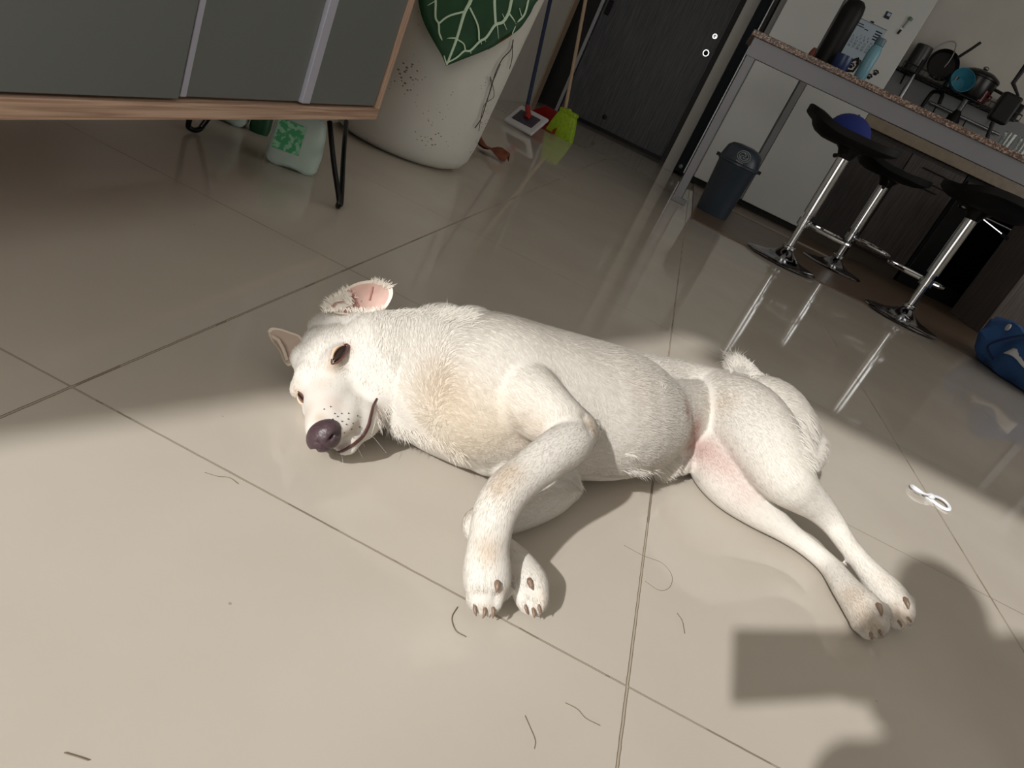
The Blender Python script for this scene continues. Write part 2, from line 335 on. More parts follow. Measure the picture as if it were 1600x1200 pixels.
# big leaf with pale veins
M['leaf'] = mat('dark_green_leaf', (28, 68, 40), .55, var=.25, scale=9, spec=.3)
M['vein'] = mat('pale_vein', (190, 212, 184), .5)
lf = root('velvet_plant', (PCx+.1, PCy-.1, .62), 'dark green heart-shaped leaf with pale veins hanging over the planter', 'plant')
LN = Vector((.55, -.75, .35)).normalized()      # leaf plane faces the room
L0 = PY(697, 98, 1.43)
def LP(u, v, lift=0.0):
    d = ray(u, v); t = (L0-CAM).dot(LN)/d.dot(LN); p = CAM + d*t
    e = (p-L0); ax = (LP0 - L0).normalized() if LP0 is not None else Vector((0,0,1))
    s = (e - ax*e.dot(ax)).length; return p - LN*(s*s*.9) + LN*lift
LP0 = None; LP0 = LP(770, -150)
out = [(697,103),(690,88),(681,72),(671,50),(660,22),(655,0),(652,-40),(664,-90),(690,-135),(726,-150),(760,-128),(800,-150),(842,-140),(866,-90),(868,-45),(858,-15),(845,2),(838,18),(820,40),(805,52),(790,61),(760,78),(722,93)]
outs = [tuple(p) for p in smoothpath(out+[out[0]], 5)][:-1]
ctr = (768, -20)
b = MB(); rs = []
for k in range(9):
    s = k/8; rs.append([LP(ctr[0]+(u-ctr[0])*s, ctr[1]+(v-ctr[1])*s, .004*math.sin(9*math.atan2(v-ctr[1], u-ctr[0]))*s*s) for u, v in outs])
rs[0] = [LP(ctr[0]+.3*math.cos(i), ctr[1]+.3*math.sin(i)) for i in range(len(outs))]
b.rings(rs, caps=False)
lo = b.build('leaf_blade', M['leaf'], lf); sm_ = lo.modifiers.new('thick', 'SOLIDIFY'); sm_.thickness = .0012; sm_.offset = -1
vb = MB()
def vein(pts, w0, w1):
    pts = [tuple(p) for p in smoothpath(pts, 6)]; n = len(pts)
    L_ = [LP(u, v, .0032) for u, v in pts]
    vb.tube(L_, [(w0+(w1-w0)*i/(n-1)) for i in range(n)], 8, flat=.4, up=LN)
vein([(697,102),(700.5,93.5),(713,60.5),(725,20.6),(735,0),(745,-40),(764,-120)], .0022, .0062)
vein([(697,100),(691,80),(691,66),(686,52),(685,37),(680.5,27),(681,0),(680,-40),(700,-100)], .0018, .0036)
vein([(685,37),(700.5,25.5),(725,18.5)], .0022, .0024)
vein([(691,66),(699,60.5),(713,60)], .0018, .0020)
vein([(699,98),(714,89.5),(725,80),(735,79),(750,64.6),(761,57.8),(775,38.5),(788.5,33),(798,18),(802,0),(812,-50)], .0018, .0046)
vein([(714,62),(724,69),(726.6,79)], .0018, .0020)
vein([(733.5,12.4),(746.6,40),(749,63)], .0026, .0024)
vein([(773.4,-60),(773.4,0),(776,36)], .0044, .0036)
vein([(798,18),(810.6,34.4),(805.7,51)], .0024, .0012)
vein([(810.6,34.4),(825.7,20.6),(832,0),(838,-40)], .0022, .0032)
vein([(779,38),(781.7,59)], .0016, .0006); vein([(790,34),(796,45)], .0016, .0006); vein([(817,10),(821.6,22)], .0010, .0014); vein([(681,1),(669,8)], .0016, .0006); vein([(842,-40),(858,-60)], .0022, .0008)
vein([(735,79),(736,84)], .0014, .0006); vein([(752,64),(753,69)], .0014, .0006); vein([(758,60),(760,65)], .0014, .0006); vein([(766,50),(768,57)], .0014, .0006); vein([(791,27),(787,20)], .0014, .0006)
vo_ = vb.build('leaf_vein', M['vein'], lo)
# dried brown edge and stalk
eb = MB().tube([LP(u, v, .001) for u, v in smoothpath([(764,76),(775,70),(790,61),(800,55),(808,49)], 5)], .0022, 6, flat=.5); eb.build('dried_edge', mat('dry_brown', (104, 74, 40), .8), lo)
st = MB().tube(smoothpath([tuple(LP(764,-128)), tuple(LP(764,-150)+Vector((-.02,.08,.03))), (PCx+.1,PCy-.05,.85), (PCx+.03,PCy,.62)], 6), .006, 10); st.build('stalk', M['green'], lf)
# hanging roots
def pot_pt(u, v, off=.004):
    d = ray(u, v)
    best = None
    for i in range(400):
        t = 1.2+i*.004; p = CAM+d*t; r = math.hypot(p.x-PCx, p.y-PCy); R_ = .236+.06*max(0, min(.65, p.z))+off
        if r <= R_: return p
    dd = (Vector((PCx, PCy, 0))-CAM); t = dd.length/ d.length; return CAM + d*t*1.0
def strand(pts, r, nm='hanging_root'):
    q = [tuple(pot_pt(u, v)) for u, v in smoothpath(pts, 4)]
    MB().tube(q, r, 5).build(nm, M['root'], pr)
M['root'] = mat('brown_root', (70, 58, 44), .8)
strand([(802,62),(798,78),(785,92),(775,112),(768,135),(760,160),(752,185),(742,200)], .0016)
strand([(801,70),(800,92),(796,108)], .0012)
strand([(768,135),(766,120),(772,150),(756,165),(748,205)], .001)
strand([(782,100),(770,128),(765,142)], .001)
# dead leaf on the floor
b = MB(); g = []
cl = P(765, 246)+Vector((-.02, .05, .004))
for i in range(7):
    row = []
    for j in range(9):
        s, t = i/6-.5, j/8-.5; wd = max(.08, 1-abs(2*t)**1.7)
        row.append(cl + Vector((.17*t + .01*s, .10*s*wd - .05*t, .028*abs(math.sin(3*t+2*s))+.02*(1-abs(2*s)) + .008*math.sin(9*t))))
    g.append(row)
b.rings(g, closed=False, caps=False); o = b.build('fallen_leaf', mat('russet_dry_leaf', (112, 60, 40), .8, var=.3, scale=30)); tag(o, 'curled red-brown dead leaf on the floor beside the planter', 'leaf')
o.modifiers.new('t', 'SOLIDIFY').thickness = .001

# ---------------------------------------------------------------- mop, dustpan, broom
M['red'] = mat('red_plastic', (150, 30, 28), .4); M['blue'] = mat('blue_tube', (30, 44, 74), .3, .3)
M['white'] = mat('white_cloth', (196, 196, 200), .9, bump=.4, scale=150); M['lime'] = mat('lime_plastic', (160, 196, 40), .5, var=.15, scale=60); M['beechen'] = mat('pale_beech', (190, 166, 138), .5)
mc = P(816, 205); mop = root('mop', mc, 'flat mop with blue handle and red joint over a white pad', 'mop')
Rz = Matrix.Translation(mc) @ Matrix.Rotation(math.radians(-16), 4, 'Z')
Rz = Rz @ Matrix.Translation((0, 0, .055)) @ Matrix.Rotation(math.radians(38), 4, 'X')
b = MB().box((-.10, -.085, 0.0), (.10, .085, .018), M=Rz); b.build('pad', M['white'], mop, bevel=.008, seg=3)
b = MB().box((-.07, -.045, .018), (.07, .045, .024), M=Rz); b.build('plate', mat('dark_plate', (60, 54, 66), .5), mop, bevel=.003)
mtop = Vector((-.80, 4.15, 1.30)); mj = PY(824, 165, mc.y+.02)
MB().tube([Rz @ Vector((0,0,.022)), mc+Vector((0,0,.09)), mj], [.022, .016, .014], 10).build('joint', M['red'], mop)
hd = (PY(860, 0, mc.y+.22)-mj).normalized()
MB().tube([mj, mj+hd*1.15], .0115, 12).build('handle', M['blue'], mop)
dc = P(846, 200)+Vector((0, .12, 0)); dp = root('dustpan', dc, 'red plastic dustpan on the floor between mop and broom', 'dustpan')
b = MB(); Rz = Matrix.Translation(dc) @ Matrix.Rotation(math.radians(-20), 4, 'Z') @ Matrix.Rotation(math.radians(0), 4, 'X')
prof2 = []
for s in (-1, 1): pass
pan = [(-.13,-.12),(.13,-.12),(.12,.10),(-.12,.10)]
b.add([Rz @ Vector((x, y, .002)) for x, y in pan] + [Rz @ Vector((x, y, .006)) for x, y in pan], [(0,3,2,1),(4,5,6,7),(0,1,5,4),(1,2,6,5),(2,3,7,6),(3,0,4,7)])
for (xa, ya), (xb, yb) in (((-.13,-.12),(-.12,.10)), ((.13,-.12),(.12,.10)), ((-.12,.10),(.12,.10))):
    hA = .03 if ya < 0 else .12; hB = .12
    off = Vector((.004, 0, 0)) if abs(xa-xb) < .05 else Vector((0, -.004, 0))
    vs_ = [Vector((xa,ya,.002)), Vector((xb,yb,.002)), Vector((xb,yb,hB)), Vector((xa,ya,hA))]
    b.add([Rz @ v for v in vs_]+[Rz @ (v+off) for v in vs_], [(0,1,2,3),(7,6,5,4),(0,4,5,1),(1,5,6,2),(2,6,7,3),(3,7,4,0)])
b.build('pan', M['red'], dp, smooth=False)
MB().tube([Rz @ Vector((0,.10,.10)), Rz @ Vector((0,.12,.13)), Rz @ Vector((0,.13,.17))], .013, 10).build('handle', M['red'], dp)
bc = P(872, 213)+Vector((0, .03, 0)); br = root('broom', bc, 'lime green broom with pale wooden handle near the grey door', 'broom')
rs = []; bth = math.radians(-18)
for z, hw, hd_ in [(0,.105,.03),(.02,.10,.034),(.08,.085,.034),(.13,.07,.03),(.145,.066,.028),(.15,.07,.032),(.165,.07,.032),(.17,.06,.026)]:
    ring = []
    for j in range(48):
        a = 2*PI*j/48; k = 1+(.05*math.sin(16*a) if z < .14 else 0)
        x, y = hw*k*math.copysign(abs(math.cos(a))**.6, math.cos(a)), hd_*k*math.copysign(abs(math.sin(a))**.6, math.sin(a))
        ring.append(Vector((x*math.cos(bth)-y*math.sin(bth), x*math.sin(bth)+y*math.cos(bth), z)) + bc)
    rs.append(ring)
MB().rings(rs[:5]).build('bristles', M['lime'], br); MB().rings(rs[4:]).build('head', M['lime'], br)
t0 = bc+Vector((0,0,.165)); t1 = PY(883, 172, bc.y+.05); hd = (PY(915, 0, bc.y+.26)-t1).normalized()
MB().tube([t0, t0.lerp(t1, .55)], .016, 12).build('socket', M['lime'], br)
MB().tube([t0.lerp(t1, .5), t1], .0135, 12).build('collar', M['black'], br)
MB().tube([t1, t1+hd*1.15], .0115, 12).build('handle', M['beechen'], br)

# ---------------------------------------------------------------- kitchen: tall panel, fridge, cabinets
ps = root('tall_side_panel', (.5, 5.83, 0), 'dark navy upright panel with thin bright edge beside the pale pillar', 'panel')
MB().box((.433, 5.80, .03), (.519, 6.34, 2.3)).build('panel', M['navy'], ps, smooth=False)
MB().box((.511, 5.785, .04), (.519, 5.80, 2.3)).build('edge_strip', mat('bright_edge', (176, 178, 182), .3, .4), ps, smooth=False)
MB().sph((.47, 5.785, .075), .018).build('foot_cap', M['fridgegrey'], ps)
fr = root('refrigerator', (1.05, 5.95, 0), 'tall pale refrigerator behind the bar with calendar and magnets', 'refrigerator')
MB().box((.56, 5.73, .07), (1.54, 6.32, 2.05)).build('body', M['fridgegrey'], fr, smooth=False, bevel=.004)
MB().box((.58, 5.76, .006), (1.53, 6.3, .07)).build('plinth', M['black'], fr, smooth=False)
MB().box((.60, 5.70, .055), (.964, 5.729, 2.05)).build('door', M['fridge'], fr, smooth=False, bevel=.004)
MB().box((.976, 5.695, .055), (1.025, 5.729, 2.05)).build('handle_strip', M['fridgegrey'], fr, smooth=False, bevel=.003)
dR = MB().box((1.03, 5.70, .055), (1.54, 5.729, 2.05)).build('door', M['fridge'], fr, smooth=False, bevel=.004)
# calendar and magnets
M['paper'] = mat('pale_blue_paper', (176, 192, 206), .7); M['ink'] = mat('dark_ink', (30, 38, 60), .7)
YP = 5.698
ca = PY(1340, 27, YP); cb_ = PY(1397, 53, YP); cc = PY(1366, 108, YP)
cx0, cx1, cz1, cz0 = 1.098, 1.34, PY(1340,27,YP).z+.005, PY(1366,106,YP).z
cal = root('calendar', ((cx0+cx1)/2, YP, (cz0+cz1)/2), 'pale blue wall calendar sheet with printed numbers on the refrigerator', 'calendar')
MB().box((cx0, YP-.002, cz0), (cx1, YP, cz1)).build('sheet', M['paper'], cal, smooth=False)
def text_mesh(s, size, loc, parent, m, name, rot=(PI/2, 0, 0)):
    cu = bpy.data.curves.new('t', 'FONT'); cu.body = s; cu.size = size; cu.extrude = .0004
    t = bpy.data.objects.new('t', cu); C.objects.link(t); dg = bpy.context.evaluated_depsgraph_get(); me = bpy.data.meshes.new_from_object(t.evaluated_get(dg)); bpy.data.objects.remove(t)
    me.materials.clear(); me.materials.append(m); o = bpy.data.objects.new(name, me); C.objects.link(o); o.location = loc; o.rotation_euler = rot
    if parent: o.parent = parent; o.matrix_parent_inverse = parent.matrix_basis.inverted()
    return o
nums = '\n'.join(['              1   2   3'] + ['  '.join('%2d' % d for d in range(s, s+7)) for s in (4, 11, 18, 25)])
text_mesh(nums.replace('31','  '), .021, (cx0+.012, YP-.0025, cz1-.105), cal, M['ink'], 'numbers')
hb = MB()
for i, (x, z, w_) in enumerate([(.02,-.03,.06),(.015,-.045,.075),(.095,-.05,.03)]): hb.box((cx0+x, YP-.003, cz1+z-.006), (cx0+x+w_, YP-.002, cz1+z))
for k in range(4): hb.box((cx0+.175+.004*(k%2), YP-.003, cz1-.03-.018*k-.009), (cx0+.225, YP-.002, cz1-.03-.018*k))
hb.build('handwriting', M['ink'], cal, smooth=False)['kind'] = 'stuff'
MB().box((cx0, YP-.004, cz1-.006), (cx1, YP-.002, cz1)).build('top_rail', M['fridgegrey'], cal, smooth=False)
MB().sph(((cx0+cx1)/2, YP-.004, cz1+.006), (.014,.004,.006)).build('hanging_clip', M['ink'], cal)
p = PY(1387, 24, YP); o = root('photo_magnet', p, 'small square dark and white magnet above the calendar', 'magnet')
MB().box(p+Vector((-.02,-.004,-.022)), p+Vector((.02,0,.022))).build('frame', M['ink'], o, smooth=False)
MB().box(p+Vector((-.008,-.0055,-.004)), p+Vector((.016,-.004,.016))).build('picture', M['paper'], o, smooth=False)
def paw_magnet(u, v, lab):
    p = PY(u, v, YP); b = MB(); b.sph(p+Vector((0,-.003,-.006)), (.014,.004,.011))
    for dx, dz in ((-.015,.008),(-.005,.016),(.007,.016),(.016,.007)): b.sph(p+Vector((dx,-.003,dz)), (.0055,.004,.007), n=10, m=8)
    o = b.build('paw_magnet', M['black']); tag(o, lab, 'magnet', 'paw print magnets on the refrigerator')
paw_magnet(1330, 103, 'black paw print magnet left of the light blue bottle'); paw_magnet(1341, 98, 'black paw print magnet touching the light blue bottle')
paw_magnet(1358, 120, 'lower left black paw print magnet right of the light blue bottle'); paw_magnet(1368, 114, 'upper right black paw print magnet beside the refrigerator edge')
p0, p1 = PY(1402, 53, YP), PY(1424, 28, YP); o = root('syringe_magnet', p0, 'green topped clear magnet stick at the upper right of the calendar', 'magnet')
dv = (p1-p0); MB().tube([p0+Vector((0,-.006,0)), p0+dv*.25+Vector((0,-.006,0))], .008, 8).build('tip', M['black'], o)
MB().tube([p0+dv*.4+Vector((0,-.006,0)), p0+dv*.85+Vector((0,-.006,0))], .009, 8).build('barrel', mat('clear_grey', (140, 150, 142), .3), o)
MB().tube([p0+dv*.85+Vector((0,-.006,0)), p1+Vector((0,-.006,0))], .016, 8).build('cap', mat('sage_green', (92, 128, 100), .5), o)

# lower kitchen units to the right of the fridge
def unit(x0, x1, name, label, m, split=None):
    r = root(name, ((x0+x1)/2, 6.1, 0), label, 'cabinet')
    MB().box((x0, 5.80, .11), (x1, 6.34, .919)).build('body', M['darkwood'], r, smooth=False)
    MB().box((x0+.004, 5.84, .006), (x1-.004, 6.3, .11)).build('plinth', M['kickgrey'], r, smooth=False)
    d = MB().box((x0+.004, 5.78, .125), (x1-.004, 5.80, .74)).build('door', m, r, smooth=False, bevel=.002)
    d2 = MB().box((x0+.004, 5.78, .75), (x1-.004, 5.80, .89)).build('drawer', m, r, smooth=False, bevel=.002)
    for dd, z in ((d, .70), (d2, .83)): MB().tube([(x0+.12, 5.765, z), (x1-.12, 5.765, z)], .004, 6).build('handle', M['blackmetal'], dd)
    return r
M['kickgrey'] = mat('brown_kick_board', (76, 66, 56), .6)
unit(1.56, 2.0, 'base_cabinet', 'dark brown wooden base cabinet next to the refrigerator', M['darkwood'])
unit(2.0, 2.44, 'base_cabinet', 'lighter grey-brown base cabinet under the kitchen worktop', M['greywood2'] if 'greywood2' in M else wood_mat('mid_brown_wood', (52, 46, 44), (84, 76, 74), (26, 26, 1.0), .5, 5))
ov = root('oven', (2.78, 6.0, 0), 'black built-in oven front in the dark corner of the kitchen', 'oven')
MB().box((2.45, 5.80, .006), (3.10, 6.34, .919)).build('body', M['black'], ov, smooth=False)
MB().box((2.47, 5.775, .14), (3.08, 5.80, .74)).build('door', mat('oven_glass', (8, 8, 9), .1), ov, smooth=False, bevel=.003)
MB().tube([(2.52, 5.74, .70), (3.03, 5.74, .70)], .008, 8).build('handle', M['steel'], ov)
MB().box((2.47, 5.78, .76), (3.08, 5.80, .88)).build('control_panel', M['jamb'], ov, smooth=False)
unit(3.11, 3.75, 'base_cabinet', 'dark brown base cabinet at the far right beyond the oven', M['darkwood'])
wt = MB().box((1.55, 5.74, .92), (4.59, 6.34, 1.0)).build('worktop', mat('beige_stone', (138, 124, 106), .4, var=.15, scale=20), smooth=False, bevel=.004); tag(wt, 'beige stone kitchen worktop along the far wall', 'worktop')
sb = root('grey_wood_cabinet', (3.2, 5.1, 0), 'grey wood-grain cabinet end panel at the right edge behind the blue bag', 'cabinet')
MB().box((2.79, 4.80, .0062), (3.7, 5.40, .86)).build('carcass', M['greywood'], sb, smooth=False, bevel=.003)
MB().box((2.77, 4.78, .86), (3.72, 5.42, .89)).build('top', M['darkwood'], sb, smooth=False, bevel=.003)

# ---------------------------------------------------------------- bar counter
ba = root('bar_counter', (1.5, 4.0, 0), 'speckled granite bar counter on a grey metal frame', 'counter')
gr = mat('speckled_granite', (150, 128, 114), .35); nt = gr.node_tree
n_ = nt.nodes.new('ShaderNodeTexVoronoi'); n_.inputs['Scale'].default_value = 160; r_ = nt.nodes.new('ShaderNodeValToRGB'); r_.color_ramp.interpolation = 'CONSTANT'
e = r_.color_ramp.elements; e[0].color = lin((92, 74, 66))+(1,); e[1].position = .35; e[1].color = lin((150, 122, 106))+(1,); x_ = r_.color_ramp.elements.new(.65); x_.color = lin((186, 166, 152))+(1,); x_ = r_.color_ramp.elements.new(.85); x_.color = lin((116, 96, 86))+(1,)
tc_ = nt.nodes.new('ShaderNodeTexCoord'); nt.links.new(tc_.outputs['Object'], n_.inputs['Vector']); sp_ = nt.nodes.new('ShaderNodeSeparateColor'); nt.links.new(n_.outputs['Color'], sp_.inputs[0]); nt.links.new(sp_.outputs[0], r_.inputs[0]); nt.links.new(r_.outputs[0], nt.nodes['Principled BSDF'].inputs['Base Color'])
YB = 3.88
MB().box((.465, YB, .937), (3.3, YB+.52, .968)).build('worktop', gr, ba, smooth=False, bevel=.004)
MB().box((.487, YB+.015, .843), (3.28, YB+.055, .937)).build('apron', M['barmetal'], ba, smooth=False, bevel=.002)
for (x, y) in ((.495, YB+.015), (3.2, YB+.015), (3.2, YB+.44)):
    zb = .0 if x < .6 else .0062
    l = MB().box((x, y, zb), (x+.048, y+.04, .843)).build('leg', M['barmetal'], ba, smooth=False, bevel=.002)
    MB().box((x-.004, y-.004, zb), (x+.085, y+.05, zb+.03)).build('foot_cap', M['fridgegrey'], l, smooth=False, bevel=.003)
# bin
BX, BY = .755, 4.13
bn = root('trash_bin', (BX, BY, .0062), 'dark blue-grey plastic bin with lid and pale round emblem beside the bar leg', 'bin')
M['bin'] = mat('slate_blue_plastic', (58, 68, 80), .32, var=.05, scale=10)
MB().lathe([(0,.006),(.097,.006),(.10,.012),(.118,.31),(.122,.315),(.122,.322)], c=(BX, BY, 0), n=48).build('bucket', M['bin'], bn)
ld = MB().lathe([(.124,.318),(.13,.322),(.13,.332),(.122,.338),(.118,.36),(.108,.405),(.085,.428),(.04,.437),(0,.438)], c=(BX, BY, 0), n=48).build('lid', M['bin'], bn)
for s in (-1, 1): MB().box((BX+s*.134-.01, BY-.012, .322), (BX+s*.134+.01, BY+.012, .342)).build('lid_clip', M['black'], bn, smooth=False)
emb = MB(); E0 = Vector((BX+.0, BY-.117, .378)); En = Vector((0, -.95, .3)).normalized(); Ex = Vector((1,0,0)); Ey = En.cross(Ex); Ey = Vector((0,.3,.95)).normalized()
def EP(a, b): return E0 + Ex*a + Ey*b + En*.006 - Vector((0,-1,0))*(a*a*4.2)
M['emb'] = mat('pale_print', (150, 156, 160), .5)
for R_ in (.031, .022): emb.tube([EP(R_*1.25*math.cos(t*PI/12), R_*math.sin(t*PI/12)) for t in range(25)], .0022, 6)
for k in range(3): emb.tube([EP((.004+.004*i)*1.2*math.cos(k*2.1+i*.5), (.004+.004*i)*math.sin(k*2.1+i*.5)) for i in range(5)], .0028, 6)
emb.tube([EP(-.03, -.036), EP(-.01, -.041), EP(.012, -.04)], .003, 6)
emb.build('emblem', M['emb'], ld)

# ---------------------------------------------------------------- bar stools
def stool(x, y, z0, seat_z, ang, label):
    r = root('bar_stool', (0, 0, 0), label, 'stool', 'black bar stools with chrome trumpet bases at the bar')
    MB().lathe([(0,0),(.195,0),(.198,.004),(.192,.009),(.15,.015),(.10,.024),(.06,.042),(.036,.062),(.030,.07),(0,.07)], n=56).build('base', M['smokechrome'], r)
    MB().lathe([(.034,.068),(.036,.072),(.036,.086),(.032,.09),(.028,.09)], n=24).build('collar', M['chrome'], r)
    po_ = MB().lathe([(0,.07),(.0215,.07),(.0215,seat_z*.40),(.0215,seat_z*.41),(.031,seat_z*.41),(.031,seat_z-.05),(0,seat_z-.05)], n=24).build('pole', M['chrome'], r)
    MB().lathe([(.033,seat_z-.085),(.05,seat_z-.05),(.07,seat_z-.035),(0,seat_z-.035)], n=20).build('seat_mount', M['blackmetal'], r)
    # footrest: D-shaped loop in front (+x)
    zf = seat_z*.34
    pts = [(.02,.03),(.06,.10),(.14,.155),(.22,.13),(.25,.06),(.255,0),(.25,-.06),(.22,-.13),(.14,-.155),(.06,-.10),(.02,-.03)]
    f = MB().tube([(p[0], p[1], zf) for p in smoothpath(pts, 5)], .009, 8); f.lathe([(.024,zf-.02),(.033,zf-.02),(.033,zf+.02),(.024,zf+.02)], n=20); f.build('footrest', M['chrome'], r)
    # seat with low wrap-around back toward -x
    rs = []
    for i in range(13):
        s = i/12; rr = []
        for j in range(40):
            a = 2*PI*j/40; e = .7
            cx, sy = math.copysign(abs(math.cos(a))**e, math.cos(a)), math.copysign(abs(math.sin(a))**e, math.sin(a))
            if i <= 4: k = .55+.45*(i/4)**.6; z = -.035+.035*(i/4)**1.5
            elif i <= 8: k = 1.0; z = (i-4)*.008
            else: k = 1-(i-8)*.24; z = .034-.006*(i-8)*(1 if k > .5 else .7)
            back = max(0, -math.cos(a)-.25)/.75
            lift = .045*back**1.3*(1 if 3 <= i <= 9 else (.35 if i == 10 else (i/3*.8 if i < 3 else 0)))
            rr.append(Vector((cx*.235*max(k,.04) - .02 - .02*back*(i > 3 and i < 10), sy*.20*max(k,.04), seat_z-.0+z+lift+.02*max(0,cx)**3)))
        rs.append(rr)
    MB().rings(rs).build('seat', M['blackleather'], r)
    lv = MB().tube([(.0,-.03,seat_z-.055), (-.03,-.09,seat_z-.07), (-.06,-.15,seat_z-.085)], .004, 6).build('lever', M['chrome'], r)
    MB().tube([(-.055,-.14,seat_z-.083), (-.075,-.175,seat_z-.092)], [.008,.011], 8).build('grip', M['black'], lv)
    r.location = (x, y, z0); r.rotation_euler = (0, 0, ang)
    return r
M['smokechrome'] = mat('smoked_chrome', (150, 150, 155), .1, 1)
stool(1.155, 3.50, .0062, .655, math.radians(0), 'black stool with chrome pole carrying the blue cap, nearest the bin')
stool(1.615, 4.40, .0062, .64, math.radians(10), 'black stool standing behind the other two, under the bar')
stool(1.845, 3.50, .0062, .655, math.radians(95), 'rightmost black stool with thick chrome pole near the blue bag')
# blue cap on first seat
cp = root('baseball_cap', (1.105, 3.47, .678), 'royal blue cap resting on the seat of the front stool', 'cap')
M['blueC'] = mat('royal_blue_cloth', (26, 44, 120), .85, bump=.2, scale=200)
cc_ = Vector((1.105, 3.47, .678)); crown = []
for i in range(9):
    th = (i/8)*PI/2*.98; crown.append([cc_ + Vector((.098*math.cos(th)*math.cos(a)*1.1, .088*math.cos(th)*math.sin(a), .098*math.sin(th)**.9)) for a in [2*PI*j/36 for j in range(36)]])
MB().rings(crown).build('crown', M['blueC'], cp)
bv = []
for i in range(5):
    rr = .07+.085*i/4; bv.append([cc_ + Vector((rr*math.cos(a)*1.15, rr*math.sin(a)*.95, .004-.05*math.sin(a)**2*(i/4)*.25-.008*i/4)) for a in [math.radians(-62+124*j/14) for j in range(15)]])
b = MB().rings(bv, closed=False, caps=False).build('visor', M['blueC'], cp); b.modifiers.new('t', 'SOLIDIFY').thickness = .003
MB().sph(cc_+Vector((0,0,.097)), .006).build('button', M['blueC'], cp)

# ---------------------------------------------------------------- things on the bar
ZBT = .968
def on_bar(u, v, y): p = PY(u, v, y); return Vector((p.x, y, ZBT))
M['lblue'] = mat('light_blue_steel', (110, 158, 176), .35); M['smoke'] = mat('smoky_glass', (120, 124, 124), .15, trans=.6)
c = on_bar(1292, 88, 4.12); tb = root('tall_black_canister', c, 'tall black rounded canister standing on the bar in front of the refrigerator', 'canister')
MB().lathe([(0,0),(.056,0),(.058,.006),(.058,.25)], c=c, n=36).build('body', M['black'], tb); MB().lathe([(.059,.25),(.059,.30),(.052,.335),(.035,.352),(0,.358)], c=c, n=36).build('lid', M['black'], tb)
c = on_bar(1312, 103, 4.0); mg = root('blue_mug', c, 'short blue mug with black handle at the foot of the black canister', 'mug')
MB().lathe([(0,0),(.042,0),(.045,.004),(.045,.08),(.042,.08),(.041,.006),(0,.006)], c=c, n=32).build('cup', mat('navy_glaze', (28, 50, 96), .3), mg)
MB().tube([c+Vector((.042,0,.07)), c+Vector((.066,0,.095)), c+Vector((.082,0,.07)), c+Vector((.076,0,.03)), c+Vector((.044,0,.02))], .007, 8).build('handle', M['black'], mg)
c = on_bar(1345, 117, 4.02); bt = root('water_bottle', c, 'light blue metal water bottle on the bar before the calendar', 'bottle')
MB().lathe([(0,0),(.030,0),(.033,.004),(.033,.15),(.028,.178),(.022,.188),(0,.188)], c=c, n=32).build('body', M['lblue'], bt); MB().lathe([(.024,.188),(.026,.19),(.026,.222),(.022,.226),(0,.226)], c=c, n=32).build('cap', mat('blue_grey_cap', (84, 112, 124), .4), bt)
c = on_bar(1270, 82, 4.05); o = MB().lathe([(0,0),(.014,0),(.018,.02),(.016,.04),(.008,.06),(0,.062)], c=c, n=20).build('red_salt_shaker', mat('brick_red', (112, 50, 38), .5)); tag(o, 'tiny red-brown shaker on the bar left of the black canister', 'shaker')
c = Vector((.88, 4.15, ZBT)); o = MB().box((.56, 4.05, ZBT), (.83, 4.33, ZBT+.012)).build('serving_tray', mat('grey_tray', (130, 124, 120), .5), bevel=.005); tag(o, 'flat grey tray lying on the left end of the bar', 'tray')
for i, (u, v, h_, lab) in enumerate([(1565, 210, .085, 'left clear glass at the right end of the bar'), (1588, 222, .09, 'right clear glass at the right end of the bar')]):
    c = on_bar(u, v+20, 4.05); g = MB().lathe([(0,.001),(.03,.001),(.036,h_),(.034,h_),(.028,.006),(0,.006)], c=c, n=28).build('drinking_glass', mat('clear_glass_%d' % i, (225, 230, 228), .03, trans=.95)); tag(g, lab, 'glass', 'clear glasses on the bar')
p = on_bar(1530, 235, 4.05); q = root('lamp_stand', p, 'black angled stand rising from the bar to a black box', 'stand')
e1 = PY(1565, 158, 4.05); MB().tube([p+Vector((0,0,.004)), e1], .011, 8).build('arm', M['black'], q); MB().lathe([(0,0),(.03,0),(.03,.008),(0,.008)], c=p, n=20).build('foot', M['black'], q)
e2 = PY(1573, 168, 4.05); MB().box(e1+Vector((-.015,-.03,-.10)), e1+Vector((.085,.03,.05))).build('box', M['black'], q, bevel=.015, seg=3)
MB().tube([e1+Vector((.06,0,.05)), PY(1583,130,4.05), PY(1605,100,4.05)], [.006,.012,.014], 8).build('upper_arm', M['black'], q)

# ---------------------------------------------------------------- things on the worktop and wall rack
ZW = 1.0
def kk(u, v, y): return PY(u, v, y)
